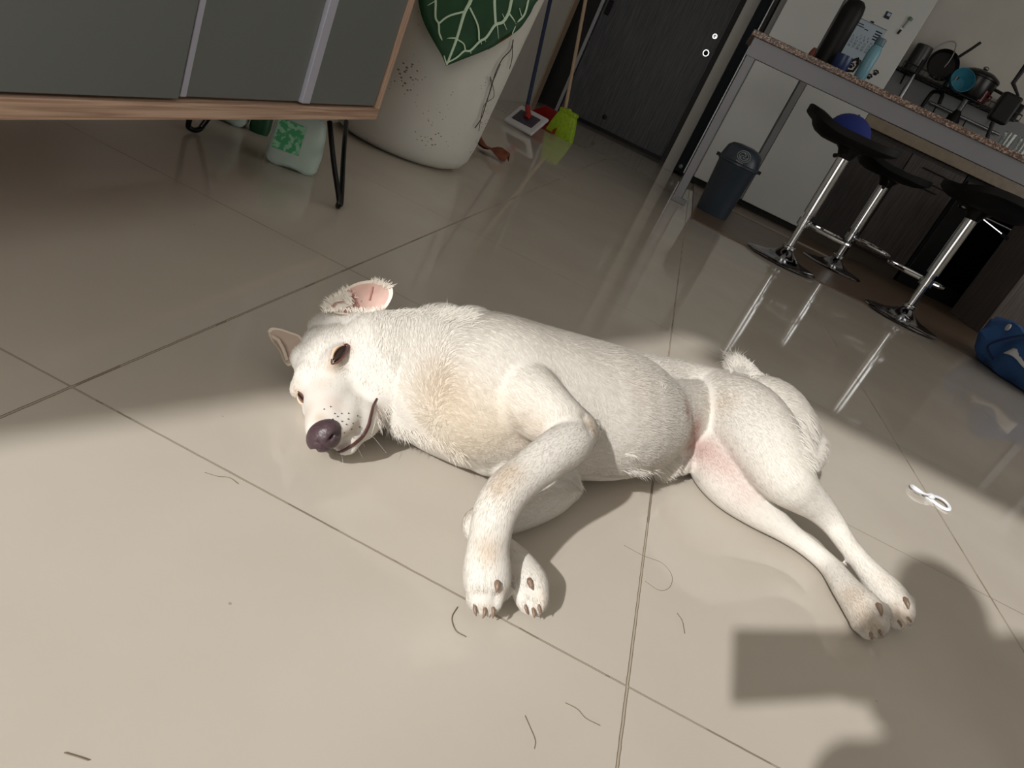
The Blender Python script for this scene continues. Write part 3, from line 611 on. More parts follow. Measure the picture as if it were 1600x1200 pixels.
# faucet
p = kk(1440, 168, 6.2); fc = root('faucet', (p.x, 6.2, ZW), 'black arched kitchen faucet above the worktop', 'faucet')
bz = Vector((p.x, 6.2, ZW)); tz = kk(1452, 148, 6.2)
pts = [bz, Vector((p.x, 6.2, tz.z-.02)), Vector((p.x+.02, 6.17, tz.z+.035)), Vector((p.x+.06, 6.12, tz.z+.03)), Vector((p.x+.075, 6.1, tz.z-.04))]
MB().tube(smoothpath([tuple(a) for a in pts], 5), .015, 10).build('spout', M['black'], fc)
MB().lathe([(0,0),(.03,0),(.026,.03),(.018,.035)], c=bz, n=20).build('base', M['chrome'], fc)
MB().tube([bz+Vector((0,-.02,.06)), bz+Vector((.0,-.06,.10))], .008, 8).build('lever', M['chrome'], fc)
def bottle(u, v, y, h_, r_, m1, m2, lab, nm='soap_bottle'):
    p = kk(u, v, y); c = Vector((p.x, y, ZW)); o = root(nm, c, lab, 'bottle')
    MB().lathe([(0,0),(r_,0),(r_*1.05,h_*.1),(r_,h_*.6),(r_*.45,h_*.78),(r_*.4,h_*.8),(0,h_*.8)], c=c, n=24).build('body', m1, o)
    MB().lathe([(r_*.45,h_*.78),(r_*.45,h_),(0,h_)], c=c, n=16).build('cap', m2, o)
bottle(1414, 140, 5.98, .50, .018, M['steel'], M['black'], 'slim steel bottle by the refrigerator corner', 'steel_bottle')
bottle(1490, 185, 6.1, .40, .05, M['black'], M['smoke'], 'dark soap bottle with clear pump on the worktop')
# wall mounted rack of dishes: each dish its own thing
YR = 6.2
def rp(u, v, dy=0): return PY(u, v, YR+dy)
zA = rp(1470, 110).z; xa, xb = rp(1400, 80).x, rp(1580, 165).x
zs = rp(1420, 98).z
rk = root('dish_rack', (xa, YR, zs), 'black wire dish rack fixed to the kitchen wall', 'rack')
ZR = zs-.06; XA, XZ = 1.64, 2.62
b = MB()
for y in (6.10, 6.20, 6.32): b.tube([(XA, y, ZR), (XZ, y, ZR)], .006, 6)
for i in range(24): x = XA+(XZ-XA)*i/23; b.tube([(x, 6.10, ZR+.045), (x, 6.10, ZR), (x, 6.32, ZR)], .003, 5)
b.tube([(XA, 6.10, ZR+.045), (XZ, 6.10, ZR+.045)], .005, 6)
b.build('shelf_wire', M['blackmetal'], rk)
for x in (XA+.1, XZ-.1): MB().tube([(x, 6.335, ZR+.12), (x, 6.335, ZR), (x, 6.30, ZR-.08)], .007, 6).build('bracket', M['blackmetal'], rk)
def dish(nm, prof, x, y, z, m, lab, cat, rot=None, grp=None, n=32):
    Mx = rot if rot else None
    o = MB().lathe(prof, c=(x, y, z), n=n, M=Mx).build(nm, m); tag(o, lab, cat, grp); return o
zt = ZR+.007
dish('grey_canister', [(0,0),(.06,0),(.065,.01),(.065,.20),(.06,.205),(0,.205)], 1.74, 6.22, zt, mat('dark_grey_tin', (70, 70, 70), .4, .4), 'dark grey tin at the left end of the dish rack', 'tin')
M['pan'] = mat('black_nonstick', (12, 12, 14), .3)
RX = Matrix.Rotation(math.radians(78), 4, 'X')
po1 = root('frying_pan', (1.90, 6.18, zt+.11), 'black frying pan leaning upright in the dish rack', 'pan')
MB().lathe([(0,0),(.10,0),(.12,.03),(.118,.03),(.098,.004),(0,.004)], c=(1.92, 6.20, zt+.125), M=RX).build('pan_body', M['pan'], po1)
MB().tube([(1.98, 6.17, zt+.21), (2.03, 6.15, zt+.30), (2.06,6.14,zt+.36)], .011, 8).build('handle', M['pan'], po1)
wl = MB().tube([tuple(p) for p in smoothpath([(1.82,6.2,zt+.02),(1.80,6.2,zt+.18),(1.85,6.2,zt+.28),(1.92,6.2,zt+.30),(1.95,6.2,zt+.2),(1.93,6.2,zt+.05)], 6)], .005, 6); o = wl.build('wire_hoop', M['steel']); tag(o, 'bent wire hoop sticking up from the dish rack', 'wire')
pt = root('stock_pot', (2.18, 6.2, zt), 'large black pot with lid at the middle of the dish rack', 'pot')
MB().lathe([(0,.0),(.12,0),(.135,.02),(.14,.15),(.145,.155),(.145,.165),(0,.165)], c=(2.22, 6.2, zt)).build('pot_body', M['pan'], pt)
MB().lathe([(.148,.165),(.14,.18),(.09,.205),(.03,.215),(0,.216)], c=(2.22, 6.2, zt)).build('pot_lid', M['pan'], pt)
MB().sph((2.22, 6.2, zt+.232), (.022,.022,.016)).build('lid_knob', M['steel'], pt)
MB().tube([(2.35,6.2,zt+.13),(2.39,6.2,zt+.13),(2.43,6.19,zt+.125)], .012, 8).build('pot_handle', M['pan'], pt)
dish('turquoise_bowl', [(0,0),(.05,0),(.085,.05),(.09,.085),(.086,.085),(.08,.05),(.046,.005),(0,.005)], 2.07, 6.09, zt+.045, mat('turquoise', (60, 132, 156), .4), 'turquoise bowl tipped among the black pots in the rack', 'bowl', Matrix.Rotation(math.radians(70), 4, 'X'))
dish('dark_green_cup', [(0,0),(.04,0),(.045,.09),(.042,.09),(.037,.005),(0,.005)], 2.03, 6.13, zt, mat('dark_green_glaze', (22, 48, 44), .3), 'dark green cup below the turquoise bowl in the rack', 'cup')
mgr = root('red_mug', (2.30, 6.08, zt), 'dark red mug at the front edge of the dish rack', 'mug')
MB().lathe([(0,0),(.038,0),(.042,.085),(.039,.085),(.035,.005),(0,.005)], c=(2.28, 6.12, zt+.0), n=28).build('cup', mat('dark_red_glaze', (96, 22, 22), .3), mgr)
MB().tube([(2.32,6.11,zt+.07),(2.35,6.10,zt+.06),(2.345,6.1,zt+.03),(2.318,6.11,zt+.018)], .006, 8).build('handle', mgr.children[0].data.materials[0], mgr)
dish('black_saucepan', [(0,0),(.085,0),(.095,.01),(.10,.11),(.095,.11),(.09,.012),(0,.012)], 2.535, 6.22, zt, M['pan'], 'black saucepan at the right end of the dish rack', 'pan')
tt = root('towel_rail', (2.5, 6.3, ZR-.1), 'short steel rail with small hooks below the dish rack', 'rail')
MB().tube([(2.02, 6.30, ZR-.11), (2.62, 6.30, ZR-.11)], .012, 10).build('bar', M['steel'], tt)
for x in (2.08, 2.2, 2.34): MB().tube([(x,6.30,ZR-.115),(x,6.285,ZR-.16),(x+.005,6.275,ZR-.19),(x+.015,6.27,ZR-.175)], .005, 6).build('hook', M['black'], tt)
for x in (2.05, 2.6): MB().tube([(x,6.30,ZR-.11),(x,6.34,ZR-.11)], .012, 8).build('bracket', M['steel'], tt)

# ---------------------------------------------------------------- blue bag with white cloth
bgc = Vector((2.56, 3.34, 0)); bg = root('blue_bag', bgc, 'slumped blue fabric bag on the floor at the right edge', 'bag')
M['bag'] = mat('blue_fabric', (44, 84, 138), .8, var=.2, scale=8, bump=.6)
rs = []
for i, (z, k) in enumerate([(.001,.80),(.012,.93),(.05,1.02),(.11,1.05),(.17,1.0),(.215,.93),(.235,.86),(.225,.80),(.15,.72),(.10,.6),(.08,.3),(.078,.02)]):
    ring = []
    for j in range(64):
        a = 2*PI*j/64; nz = noise.noise(Vector((math.cos(a)*2.4, math.sin(a)*2.4, z*9)))
        n3 = noise.noise(Vector((math.cos(a)*6, math.sin(a)*6, z*22)))
        r = (.34+.05*nz+.018*n3)*k; ring.append(bgc + Vector((r*math.cos(a), r*1.15*math.sin(a), z*(1+.35*nz*(z > .02)) + (.02*n3 if z > .1 else 0))))
    rs.append(ring)
MB().rings(rs).build('shell', M['bag'], bg)
tp = MB().tube([tuple(p) for p in smoothpath([tuple(bgc+Vector((-.33,-.10,.06))), tuple(bgc+Vector((-.37,-.06,.10))), tuple(bgc+Vector((-.355,-.12,.17))), tuple(bgc+Vector((-.30,-.16,.235)))], 5)], .011, 8, flat=.4); tp.build('strap', mat('dark_blue_webbing', (22, 40, 84), .8), bg)
MB().lathe([(.010,-.003),(.018,-.003),(.018,.003),(.010,.003)], c=bgc+Vector((-.33,-.02,.215)), M=Matrix.Rotation(PI/2,4,'Y'), n=16).build('eyelet', M['white'], bg)
b = MB(); g = []
for i in range(10):
    row = []
    for j in range(12):
        s, t = i/9, j/11; a = math.radians(205+35*t)
        rr = .385-.30*s; z = .10+.14*min(1, s*2.2) + .01*math.sin(9*t+4*s) + (.012)
        row.append(bgc + Vector((rr*math.cos(a)*1.0, rr*1.15*math.sin(a), z)))
    g.append(row)
o = b.rings(g, closed=False, caps=False).build('white_cloth', M['white']); o.modifiers.new('t', 'SOLIDIFY').thickness = .004; tag(o, 'crumpled white cloth draped over the blue bag', 'cloth')

# ---------------------------------------------------------------- white tie on the floor
o = MB(); tpts = []
cA, cB = P(1436, 772), P(1466, 788); ctr_ = P(1451, 780); ax = (cB-cA).normalized(); sd = Vector((-ax.y, ax.x, 0)); Lh = (cB-cA).length*.98
for i in range(49):
    t = 2*PI*i/48; tpts.append(ctr_ + ax*(Lh*math.sin(t)) + sd*(.016*math.sin(2*t)) + Vector((0,0,.006+.004*math.cos(t))))
o.tube(tpts, .0042, 8, flat=.6)
tt_ = root('twist_tie', ctr_, 'white cord twisted in a figure eight on the floor right of the hind legs', 'cord')
o.build('loop', mat('white_cord', (226, 228, 232), .7), tt_)
MB().sph(ctr_+Vector((0,0,.008)), (.008,.008,.006)).build('knot', mat('white_cord_knot', (210, 212, 216), .7), tt_)
M['hair'] = mat('loose_hair', (112, 94, 76), .7)
def hair(pts, lab, r=.00022):
    o = MB().tube([tuple(P(u, v, .0008)) for u, v in smoothpath(pts, 6)], r, 5).build('loose_hair', M['hair']); tag(o, lab, 'hair', 'loose dog hairs on the tiles')
hair([(320,738),(340,744),(358,746),(372,756)], 'loose hair left of the forelegs on the sunlit tile')
hair([(975,852),(1005,868),(1035,880),(1050,900),(1046,918),(1030,922),(1008,908)], 'long looped loose hair under the belly by the joint line')
hair([(883,1098),(902,1108),(915,1122),(938,1134)], 'loose hair left of the lower joint crossing')
hair([(820,1118),(828,1136),(836,1156),(835,1170)], 'loose hair near the bottom centre edge')
hair([(1058,958),(1066,970),(1070,990)], 'short loose hair right of the joint line', .0004)
hair([(100,1176),(120,1182),(138,1188)], 'short loose hair at the bottom left corner', .0004)
hair([(715,948),(706,965),(712,985),(728,995)], 'curled loose hair below the front paws', .0004)

# ================================================================= the dog
dog = root('dog', (.50, .28, 0), 'white short-haired dog lying on its side in the sun on the tiles', 'dog')
SEG = []   # (p0, p1, fur length) flow segments, nose/spine towards tail or toes
def st(u, v, z, r): p = P(u, v, z); return (p.x, p.y, p.z, rpx(p, r))
def limb(b, stations, n=26, sub=5, furl=.006, ky=1.0):
    q = smoothpath([st(*s) for s in stations], sub); pts = [Vector(a[:3]) for a in q]; rs_ = [max(a[3], .003) for a in q]
    # rounded ends
    b.tube(pts, rs_, n); b.sph(pts[0], rs_[0]*.98, n=n); b.sph(pts[-1], rs_[-1]*.98, n=n)
    for i in range(len(pts)-1): SEG.append((pts[i], pts[i+1], furl))
    return pts
# ---- head pose (local axes: x towards the nose, y dog's left, z top of the head)
HM = np.array([[0.2278, 0.4451, -0.866], [-0.9728, 0.0664, -0.2217], [-0.0412, 0.893, 0.4481]])
HX, HY, HZ = [Vector(HM[:, i]) for i in range(3)]; HT = Vector((0.19148, 0.17103, 0.0480)); HS = 1.01
def H(x, y, z): return HT + (HX*x + HY*y + HZ*z)*HS
def hell(b, c, r, n=24, m=16): b.ell(H(*c), [HX*r[0]*HS, HY*r[1]*HS, HZ*r[2]*HS], n, m)
def hloft(b, secs, n=28):
    """secs: x, yc, zc, ry, rz"""
    q = smoothpath(secs, 5); rs = []
    for x, yc, zc, ry, rz in q: rs.append([H(x, yc+ry*math.cos(2*PI*j/n), zc+rz*math.sin(2*PI*j/n)) for j in range(n)])
    b.rings(rs)
B = MB()
# trunk: neck to rump
trunk = [(602,572,.072,88),(650,582,.078,98),(705,600,.086,114),(760,612,.092,124),(820,622,.094,118),(880,634,.093,113),(930,643,.093,108),(962,648,.088,101),(990,653,.080,87),(1020,654,.064,66),(1080,650,.062,57),(1135,650,.066,60),(1185,658,.076,72),(1222,680,.070,62),(1248,700,.062,44)]
tp_ = limb(B, trunk, n=40, furl=.013)
# chest front and breast bone
for (u, v, z, r) in [(700,650,.058,58),(735,672,.052,60),(770,690,.05,55),(650,640,.055,52),(690,540,.085,66),(735,530,.09,52)]: B.sph(P(u,v,z), rpx(P(u,v,z), r), n=24, m=16)
# shoulder and upper arm of the top foreleg
limb(B, [(775,590,.105,74),(815,618,.128,62),(862,652,.132,48),(900,673,.130,35)], furl=.009)
B.sph(P(927,667,.128), rpx(P(927,667,.128), 13), n=14, m=10)
limb(B, [(912,676,.130,26),(888,694,.130,36),(856,716,.124,36),(822,742,.114,34),(793,768,.103,36),(776,795,.092,36),(768,825,.078,34),(763,855,.062,34),(761,885,.047,38),(761,912,.036,38),(760,932,.028,30)], furl=.0055)
# lower foreleg on the floor
limb(B, [(800,715,.05,42),(850,742,.038,36),(888,762,.030,24)], furl=.008)
limb(B, [(893,764,.027,19),(862,780,.027,27),(825,797,.027,28),(785,810,.028,28),(752,816,.029,26),(748,826,.029,25),(768,845,.029,22),(793,866,.028,24),(814,888,.027,27),(826,912,.026,32),(832,935,.022,28)], furl=.0055)
# hips and hind legs
limb(B, [(1112,634,.078,58),(1158,660,.096,68),(1198,704,.102,62),(1226,745,.096,46),(1252,770,.085,34),(1278,792,.074,25),(1301,818,.062,19),(1323,850,.052,16),(1350,884,.044,18),(1373,912,.037,24),(1393,936,.032,27),(1404,954,.027,25)], furl=.007)
B.sph(P(1150,685,.080), rpx(P(1150,685,.080), 50), n=24, m=16)
limb(B, [(1115,700,.050,48),(1124,732,.042,44),(1150,765,.036,39),(1188,799,.028,29),(1229,830,.022,19),(1263,855,.019,16),(1296,884,.019,17),(1323,920,.023,22),(1348,950,.026,29),(1360,970,.025,29)], furl=.006)
# tail
limb(B, [(1178,614,.052,24),(1166,594,.050,21),(1154,578,.050,18),(1149,568,.052,12)], furl=.030)
limb(B, [(950,588,.078,44),(1000,598,.078,46),(1050,606,.076,46),(1100,622,.078,50),(1150,642,.078,60)], furl=.010)
B.sph(P(1030,712,.034), rpx(P(1030,712,.034), 33), n=20, m=14)
B.sph(P(1060,722,.026), rpx(P(1060,722,.026), 22), n=20, m=14)
# buttock mass
B.sph(P(1240,672,.082), rpx(P(1240,672,.082), 40), n=20, m=14)
# toes: u v z r
toes = {'front_top': [(741,936,.020,15),(756,944,.020,15),(772,942,.020,14),(786,921,.026,17)],
        'front_low': [(818,938,.016,14),(832,947,.016,14),(845,938,.018,14),(838,905,.026,17)],
        'hind_low': [(1343,974,.016,15),(1357,986,.017,15),(1371,982,.019,15),(1374,957,.030,18)],
        'hind_top': [(1388,962,.022,14),(1402,970,.022,14),(1415,965,.022,13),(1410,940,.034,18)]}
for k, L_ in toes.items():
    for u, v, z, r in L_: B.sph(P(u,v,z), rpx(P(u,v,z), r), n=16, m=12)
# head
hell(B, (-.020, 0, .004), (.064, .052, .050))
hell(B, (-.055, .0, -.012), (.050, .055, .055))
for s in (1, -1):
    hell(B, (.000, s*.030, -.016), (.046, .030, .034))
    hell(B, (.018, s*.023, .023), (.028, .020, .014))
    hell(B, (.060, s*.015, -.022), (.042, .017, .018))
hloft(B, [(-.01,0,.002,.046,.044),(.020,0,.003,.042,.036),(.045,0,-.001,.031,.028),(.068,0,-.006,.025,.023),(.090,0,-.012,.023,.020),(.104,0,-.016,.019,.017),(.110,0,-.018,.013,.012)])
hloft(B, [(-.03,0,-.034,.034,.016),(.005,0,-.045,.030,.015),(.040,0,-.045,.022,.012),(.070,0,-.045,.017,.011),(.094,0,-.044,.012,.009)])
for a, b_ in [((.12,0,-.01),(.05,0,0)),((.05,0,0),(-.02,0,.02)),((-.02,0,.02),(-.09,0,0)),((.03,.035,-.02),(-.04,.045,-.02)),((.09,.02,-.03),(.03,.035,-.03))]: SEG.append((H(*a), H(*b_), .0045))
for (u, v, z, r) in [(532,512,.080,36),(560,522,.085,40),(596,560,.072,58),(590,612,.060,44),(512,518,.070,31),(560,655,.040,36),(478,560,.050,24),(490,590,.050,30),(505,545,.06,36)]: B.sph(P(u,v,z), rpx(P(u,v,z), r), n=24, m=16)
tmp = B.build('tmp', M['white'])
rm = tmp.modifiers.new('r', 'REMESH'); rm.mode = 'VOXEL'; rm.voxel_size = .0034; rm.use_smooth_shade = True
sm2 = tmp.modifiers.new('s', 'SMOOTH'); sm2.factor = .5; sm2.iterations = 6
dg = bpy.context.evaluated_depsgraph_get(); me = bpy.data.meshes.new_from_object(tmp.evaluated_get(dg)); me.name = 'body'
bpy.data.objects.remove(tmp)
co = np.empty(len(me.vertices)*3); me.vertices.foreach_get('co', co); co = co.reshape(-1, 3)
co[:, 2] = np.maximum(co[:, 2], .0012)
# sculpt: push (u,v,z, radius m, amount m along normal)
no = np.empty(len(me.vertices)*3); me.vertices.foreach_get('normal', no); no = no.reshape(-1, 3)
def push(p, r, amt):
    d = np.linalg.norm(co - np.array(p), axis=1); wgt = np.exp(-(d/r)**2); co[:] = co + no*(wgt*amt)[:, None]
for s in (1, -1):
    push(H(.030, s*.036, .016), .010, -.0035)
    for a in (-.01, .01): pass
me.vertices.foreach_set('co', co.ravel()); me.update()
bv0 = BVHTree.FromPolygons([Vector(c) for c in co], [tuple(p.vertices) for p in me.polygons])
def carve(a, b_, r, amt, n=6):
    for i in range(n):
        t = i/(n-1); d = ray(a[0]+(b_[0]-a[0])*t, a[1]+(b_[1]-a[1])*t).normalized(); h_ = bv0.ray_cast(CAM, d)
        if h_[0] is not None: push(h_[0], r, amt/n*2.0)
for a, b_ in [((746,926),(749,955)),((762,926),(763,957)),((776,930),(774,950)),((824,930),(826,955)),((838,928),(838,957)),((822,915),(836,925)),
              ((1349,962),(1350,992)),((1362,966),(1364,992)),((1366,962),(1376,970)),((1393,950),(1396,976)),((1406,948),(1410,976)),((1404,944),(1414,956))]: carve(a, b_, .0038, -.0052)
carve((840,640), (800,690), .012, -.003); carve((912,648), (922,676), .004, -.004)
for a, b_ in [((960,560),(985,700)),((990,560),(1010,700)),((1020,575),(1035,690))]: carve(a, b_, .008, -.0016)
me.vertices.foreach_set('co', co.ravel()); me.update()
bvh = BVHTree.FromPolygons([Vector(c) for c in co], [tuple(p.vertices) for p in me.polygons])
def hit(u, v, off=0.0):
    d = ray(u, v).normalized(); h = bvh.ray_cast(CAM, d)
    if h[0] is None:
        p, n, i, dd = bvh.find_nearest(CAM + d*((HT-CAM).dot(FW)/d.dot(FW))); return p + n*off, n
    n = h[1]; n = n if n.dot(d) < 0 else -n
    return h[0] + n*off, n
# coat colours
WHITE, CREAM, TAN, PINK = (224,219,211), (217,204,184), (188,162,132), (190,150,140)
base = np.array(lin(WHITE))
SPOT = []
def spot(u, v, r, col, k, z=None):
    p = hit(u, v)[0] if z is None else P(u, v, z); SPOT.append((np.array(p), rpx(p, r), np.array(lin(col)), k))
for a in [(700,640,60,CREAM,.8),(690,600,40,TAN,.35),(730,690,55,CREAM,.6),(770,660,50,CREAM,.6),(820,690,34,TAN,.30),(795,735,26,TAN,.55),(780,760,22,TAN,.5),(835,660,26,TAN,.3),(925,665,16,TAN,.6),(762,855,22,TAN,.4),(765,870,16,TAN,.3),
          (1086,668,20,PINK,.8),(1072,640,16,PINK,.7),(1104,706,28,PINK,.65),(1135,728,26,PINK,.45),(1084,694,14,(164,112,102),.6),(532,700,10,(104,84,82),.8),(522,709,8,(100,80,80),.8),(542,694,8,(120,98,92),.6),(1165,765,30,PINK,.3),(1128,628,26,TAN,.32),(1000,610,50,(214,202,190),.25),
          (1330,925,20,TAN,.4),(1345,950,26,TAN,.35),(1370,985,16,(150,132,112),.6),(1355,975,20,TAN,.3),(1400,955,22,TAN,.35),(1380,905,14,TAN,.2),(1415,965,14,TAN,.4),(735,800,14,TAN,.3),
          (530,556,15,(160,118,98),.75),(520,572,12,TAN,.6),(540,545,10,(150,104,84),.5),(470,622,9,(130,90,60),.7),(464,615,14,TAN,.5),(505,600,16,TAN,.25),(480,645,18,TAN,.35),(520,630,18,(214,170,150),.25),
          (512,690,12,(92,72,74),.9),(524,694,10,(100,78,78),.85),(520,706,10,(110,92,88),.7),(548,675,18,(206,190,176),.5),(505,660,10,(150,120,110),.5),(498,652,10,TAN,.5),(590,640,10,(150,110,96),.4),(845,930,14,TAN,.3),(760,950,14,TAN,.25),(787,922,10,TAN,.3)]: spot(*a)
sb_ = [(np.array(P(1000,745,.02)), .05, np.array(lin(CREAM)), .4)]
def coat(pos):
    c = np.tile(base, (len(pos), 1))
    for p, r, col, k in SPOT+sb_:
        w_ = (k*np.exp(-(np.linalg.norm(pos-p, axis=1)/r)**2))[:, None]; c = c*(1-w_)+col*w_
    return c
ca_ = me.color_attributes.new('Col', 'FLOAT_COLOR', 'POINT'); cols = np.ones((len(co), 4), np.float32); cols[:, :3] = coat(co)*.86; ca_.data.foreach_set('color', cols.ravel())
def coat_mat(name, rough, transl):
    m = bpy.data.materials.new(name); m.use_nodes = True; nt = m.node_tree; b = nt.nodes['Principled BSDF']
    a = nt.nodes.new('ShaderNodeAttribute'); a.attribute_name = 'Col'; nt.links.new(a.outputs['Color'], b.inputs['Base Color']); b.inputs['Roughness'].default_value = rough; b.inputs['Specular IOR Level'].default_value = .06
    if transl:
        t = nt.nodes.new('ShaderNodeBsdfTranslucent'); nt.links.new(a.outputs['Color'], t.inputs[0]); mx = nt.nodes.new('ShaderNodeMixShader'); mx.inputs[0].default_value = transl
        nt.links.new(b.outputs[0], mx.inputs[1]); nt.links.new(t.outputs[0], mx.inputs[2]); nt.links.new(mx.outputs[0], nt.nodes['Material Output'].inputs[0])
    return m
M['skin'] = coat_mat('dog_skin', .8, 0); M['fur'] = coat_mat('dog_fur', .6, .3)
me.materials.clear(); me.materials.append(M['skin'])
for p in me.polygons: p.use_smooth = True
body = bpy.data.objects.new('body', me); C.objects.link(body); body.parent = dog; body.matrix_parent_inverse = dog.matrix_basis.inverted()

# ---- short fur as fine tapered blades that lie along the coat
def fur(me_, name, parent, count, lenmap, flowfix=None, width=.00034, tilt=(.12, .34), seed=3, lenmul=1.0):
    rg = np.random.default_rng(seed)
    me_.calc_loop_triangles(); nt_ = len(me_.loop_triangles); tri = np.empty(nt_*3, np.int32); me_.loop_triangles.foreach_get('vertices', tri); tri = tri.reshape(-1, 3)
    vc = np.empty(len(me_.vertices)*3); me_.vertices.foreach_get('co', vc); vc = vc.reshape(-1, 3); vn = np.empty_like(vc).ravel(); me_.vertices.foreach_get('normal', vn); vn = vn.reshape(-1, 3)
    a, b, c = vc[tri[:,0]], vc[tri[:,1]], vc[tri[:,2]]; cr = np.cross(b-a, c-a); ar = np.linalg.norm(cr, axis=1)/2; fn = cr/(2*ar[:,None]+1e-12); mid = (a+b+c)/3
    dist = np.linalg.norm(mid-np.array(CAM), axis=1); wt = ar/(dist**1.2); wt[fn[:,2] < -.55] = 0; wt *= np.where(mid[:,2] < .004, .3, 1)
    cum = np.cumsum(wt); cum /= cum[-1]; idx = np.searchsorted(cum, rg.random(count)); u, v = rg.random(count), rg.random(count); sw = u+v > 1; u[sw], v[sw] = 1-u[sw], 1-v[sw]
    w0 = 1-u-v; pos = a[idx]*w0[:,None]+b[idx]*u[:,None]+c[idx]*v[:,None]
    nn = vn[tri[idx,0]]*w0[:,None]+vn[tri[idx,1]]*u[:,None]+vn[tri[idx,2]]*v[:,None]; nn /= np.linalg.norm(nn, axis=1)[:,None]
    flow, ln = lenmap(pos); 
    flow = flow + rg.normal(0, .11, flow.shape); t = flow - nn*(flow*nn).sum(1)[:,None]; t /= np.linalg.norm(t, axis=1)[:,None]+1e-9
    ln = ln*rg.uniform(.6, 1.25, count)*lenmul; tl = rg.uniform(*tilt, count)
    # clumping
    ph = np.sin(pos[:,0]*310+np.sin(pos[:,1]*270)*2)*np.sin(pos[:,1]*290+pos[:,2]*330); sd_ = np.cross(nn, t); t = t + sd_*(ph*.13)[:,None]; t /= np.linalg.norm(t, axis=1)[:,None]; sd_ = np.cross(nn, t)
    d1 = t*np.cos(tl)[:,None]+nn*np.sin(tl)[:,None]; d2 = t*np.cos(tl*.35)[:,None]+nn*np.sin(tl*.35)[:,None]; d2[:,2] -= .06; 
    p0 = pos - nn*.0006; p1 = p0 + d1*(ln*.5)[:,None]; p2 = p1 + d2*(ln*.5)[:,None]; p1[:,2] = np.maximum(p1[:,2], .0008); p2[:,2] = np.maximum(p2[:,2], .0008)
    wd = (width*rg.uniform(.7, 1.2, count)*(.75+.25*np.clip(ln/.01, .5, 2.2))*np.linalg.norm(pos-np.array(CAM), axis=1)/.75)[:,None]
    V = np.stack([p0-sd_*wd, p0+sd_*wd, p1-sd_*wd*.8, p1+sd_*wd*.8, p2], 1).reshape(-1, 3)
    n5 = np.arange(count)*5; F = np.stack([n5, n5+1, n5+3, n5, n5+3, n5+2, n5+2, n5+3, n5+4], 1).reshape(-1, 3)
    m = bpy.data.meshes.new(name); m.vertices.add(len(V)); m.vertices.foreach_set('co', V.ravel()); m.loops.add(F.size); m.loops.foreach_set('vertex_index', F.ravel().astype(np.int32))
    m.polygons.add(len(F)); m.polygons.foreach_set('loop_start', np.arange(0, F.size, 3, dtype=np.int32)); m.polygons.foreach_set('loop_total', np.full(len(F), 3, np.int32)); m.update(calc_edges=True)
    at = m.color_attributes.new('Col', 'FLOAT_COLOR', 'POINT'); cc4 = np.ones((len(V), 4), np.float32); cl = coat(pos)*rg.uniform(.93, 1.05, count)[:,None]; cc4[:, :3] = np.clip(np.repeat(cl, 5, axis=0), 0, 1); at.data.foreach_set('color', cc4.ravel())
    m.materials.append(M['fur']); o = bpy.data.objects.new(name, m); C.objects.link(o); o.parent = parent; o.matrix_parent_inverse = parent.matrix_basis.inverted(); o['kind'] = 'stuff'
    return o
S0 = np.array([s[0] for s in SEG]); S1 = np.array([s[1] for s in SEG]); SL = np.array([s[2] for s in SEG]); SD = (S1-S0)/(np.linalg.norm(S1-S0, axis=1)[:,None]+1e-9); SM = (S0+S1)/2
HTn, HXn = np.array(HT), np.array(HX)
LONG = [(np.array(hit(u, v)[0]) if z is None else np.array(P(u, v, z)), r, l) for u, v, z, r, l in [
    (640,560,None,.05,.010),(690,500,None,.035,.012),(720,490,None,.03,.012),(690,650,None,.04,.008),(640,660,None,.03,.010),(1262,690,.06,.045,.020),(1255,650,.06,.03,.010),(1030,735,.03,.035,.014),(900,765,.02,.012,.008),(1150,570,.05,.03,.012)]]
def lenmap(pos):
    fl_ = np.zeros_like(pos); ln = np.zeros(len(pos))
    for s in range(0, len(pos), 20000):
        q = pos[s:s+20000]; d2 = ((q[:,None,:]-SM[None])**2).sum(2); w_ = 1/(d2+1e-5)**2; w_ /= w_.sum(1)[:,None]; fl_[s:s+20000] = w_@SD; ln[s:s+20000] = w_@SL
    h = (pos-HTn)@HM; hx = h[:,0]; head = (np.abs(h[:,1]) < .07) & (hx > -.05) & (np.linalg.norm(pos-HTn, axis=1) < .15)
    ln = np.where(head, np.clip(.0085-(hx+.05)*.040, .0024, .0085), ln)
    hw = np.clip((hx+.09)/.06, 0, 1)*np.clip((.165-np.linalg.norm(pos-HTn, axis=1))/.04, 0, 1); hw = (hw*hw*(3-2*hw))[:,None]; fl_ = fl_*(1-hw) - HXn*hw
    ln = np.where(~head, np.minimum(ln, .0085+np.clip((np.linalg.norm(pos-HTn, axis=1)-.07), 0, 1)*.10), ln)
    for p, r, l in LONG: ln = ln + l*np.exp(-(np.linalg.norm(pos-p, axis=1)/r)**2)*np.clip((-hx-.03)/.05, 0, 1)
    return fl_, ln
FURN = 260000
fur(me, 'fur', body, FURN, lenmap)

# ---- face
M['nose'] = mat('nose_leather', (70, 53, 58), .38, bump=.25, scale=260, var=.1); M['lip'] = mat('dark_lip', (74, 44, 40), .45); M['eye'] = mat('dark_eye', (34, 18, 16), .08, coat=.8); M['lid'] = mat('eye_rim', (96, 58, 50), .5)
M['pinkear'] = mat('ear_inside', (216, 182, 170), .7, var=.08, scale=50, sss=.2)
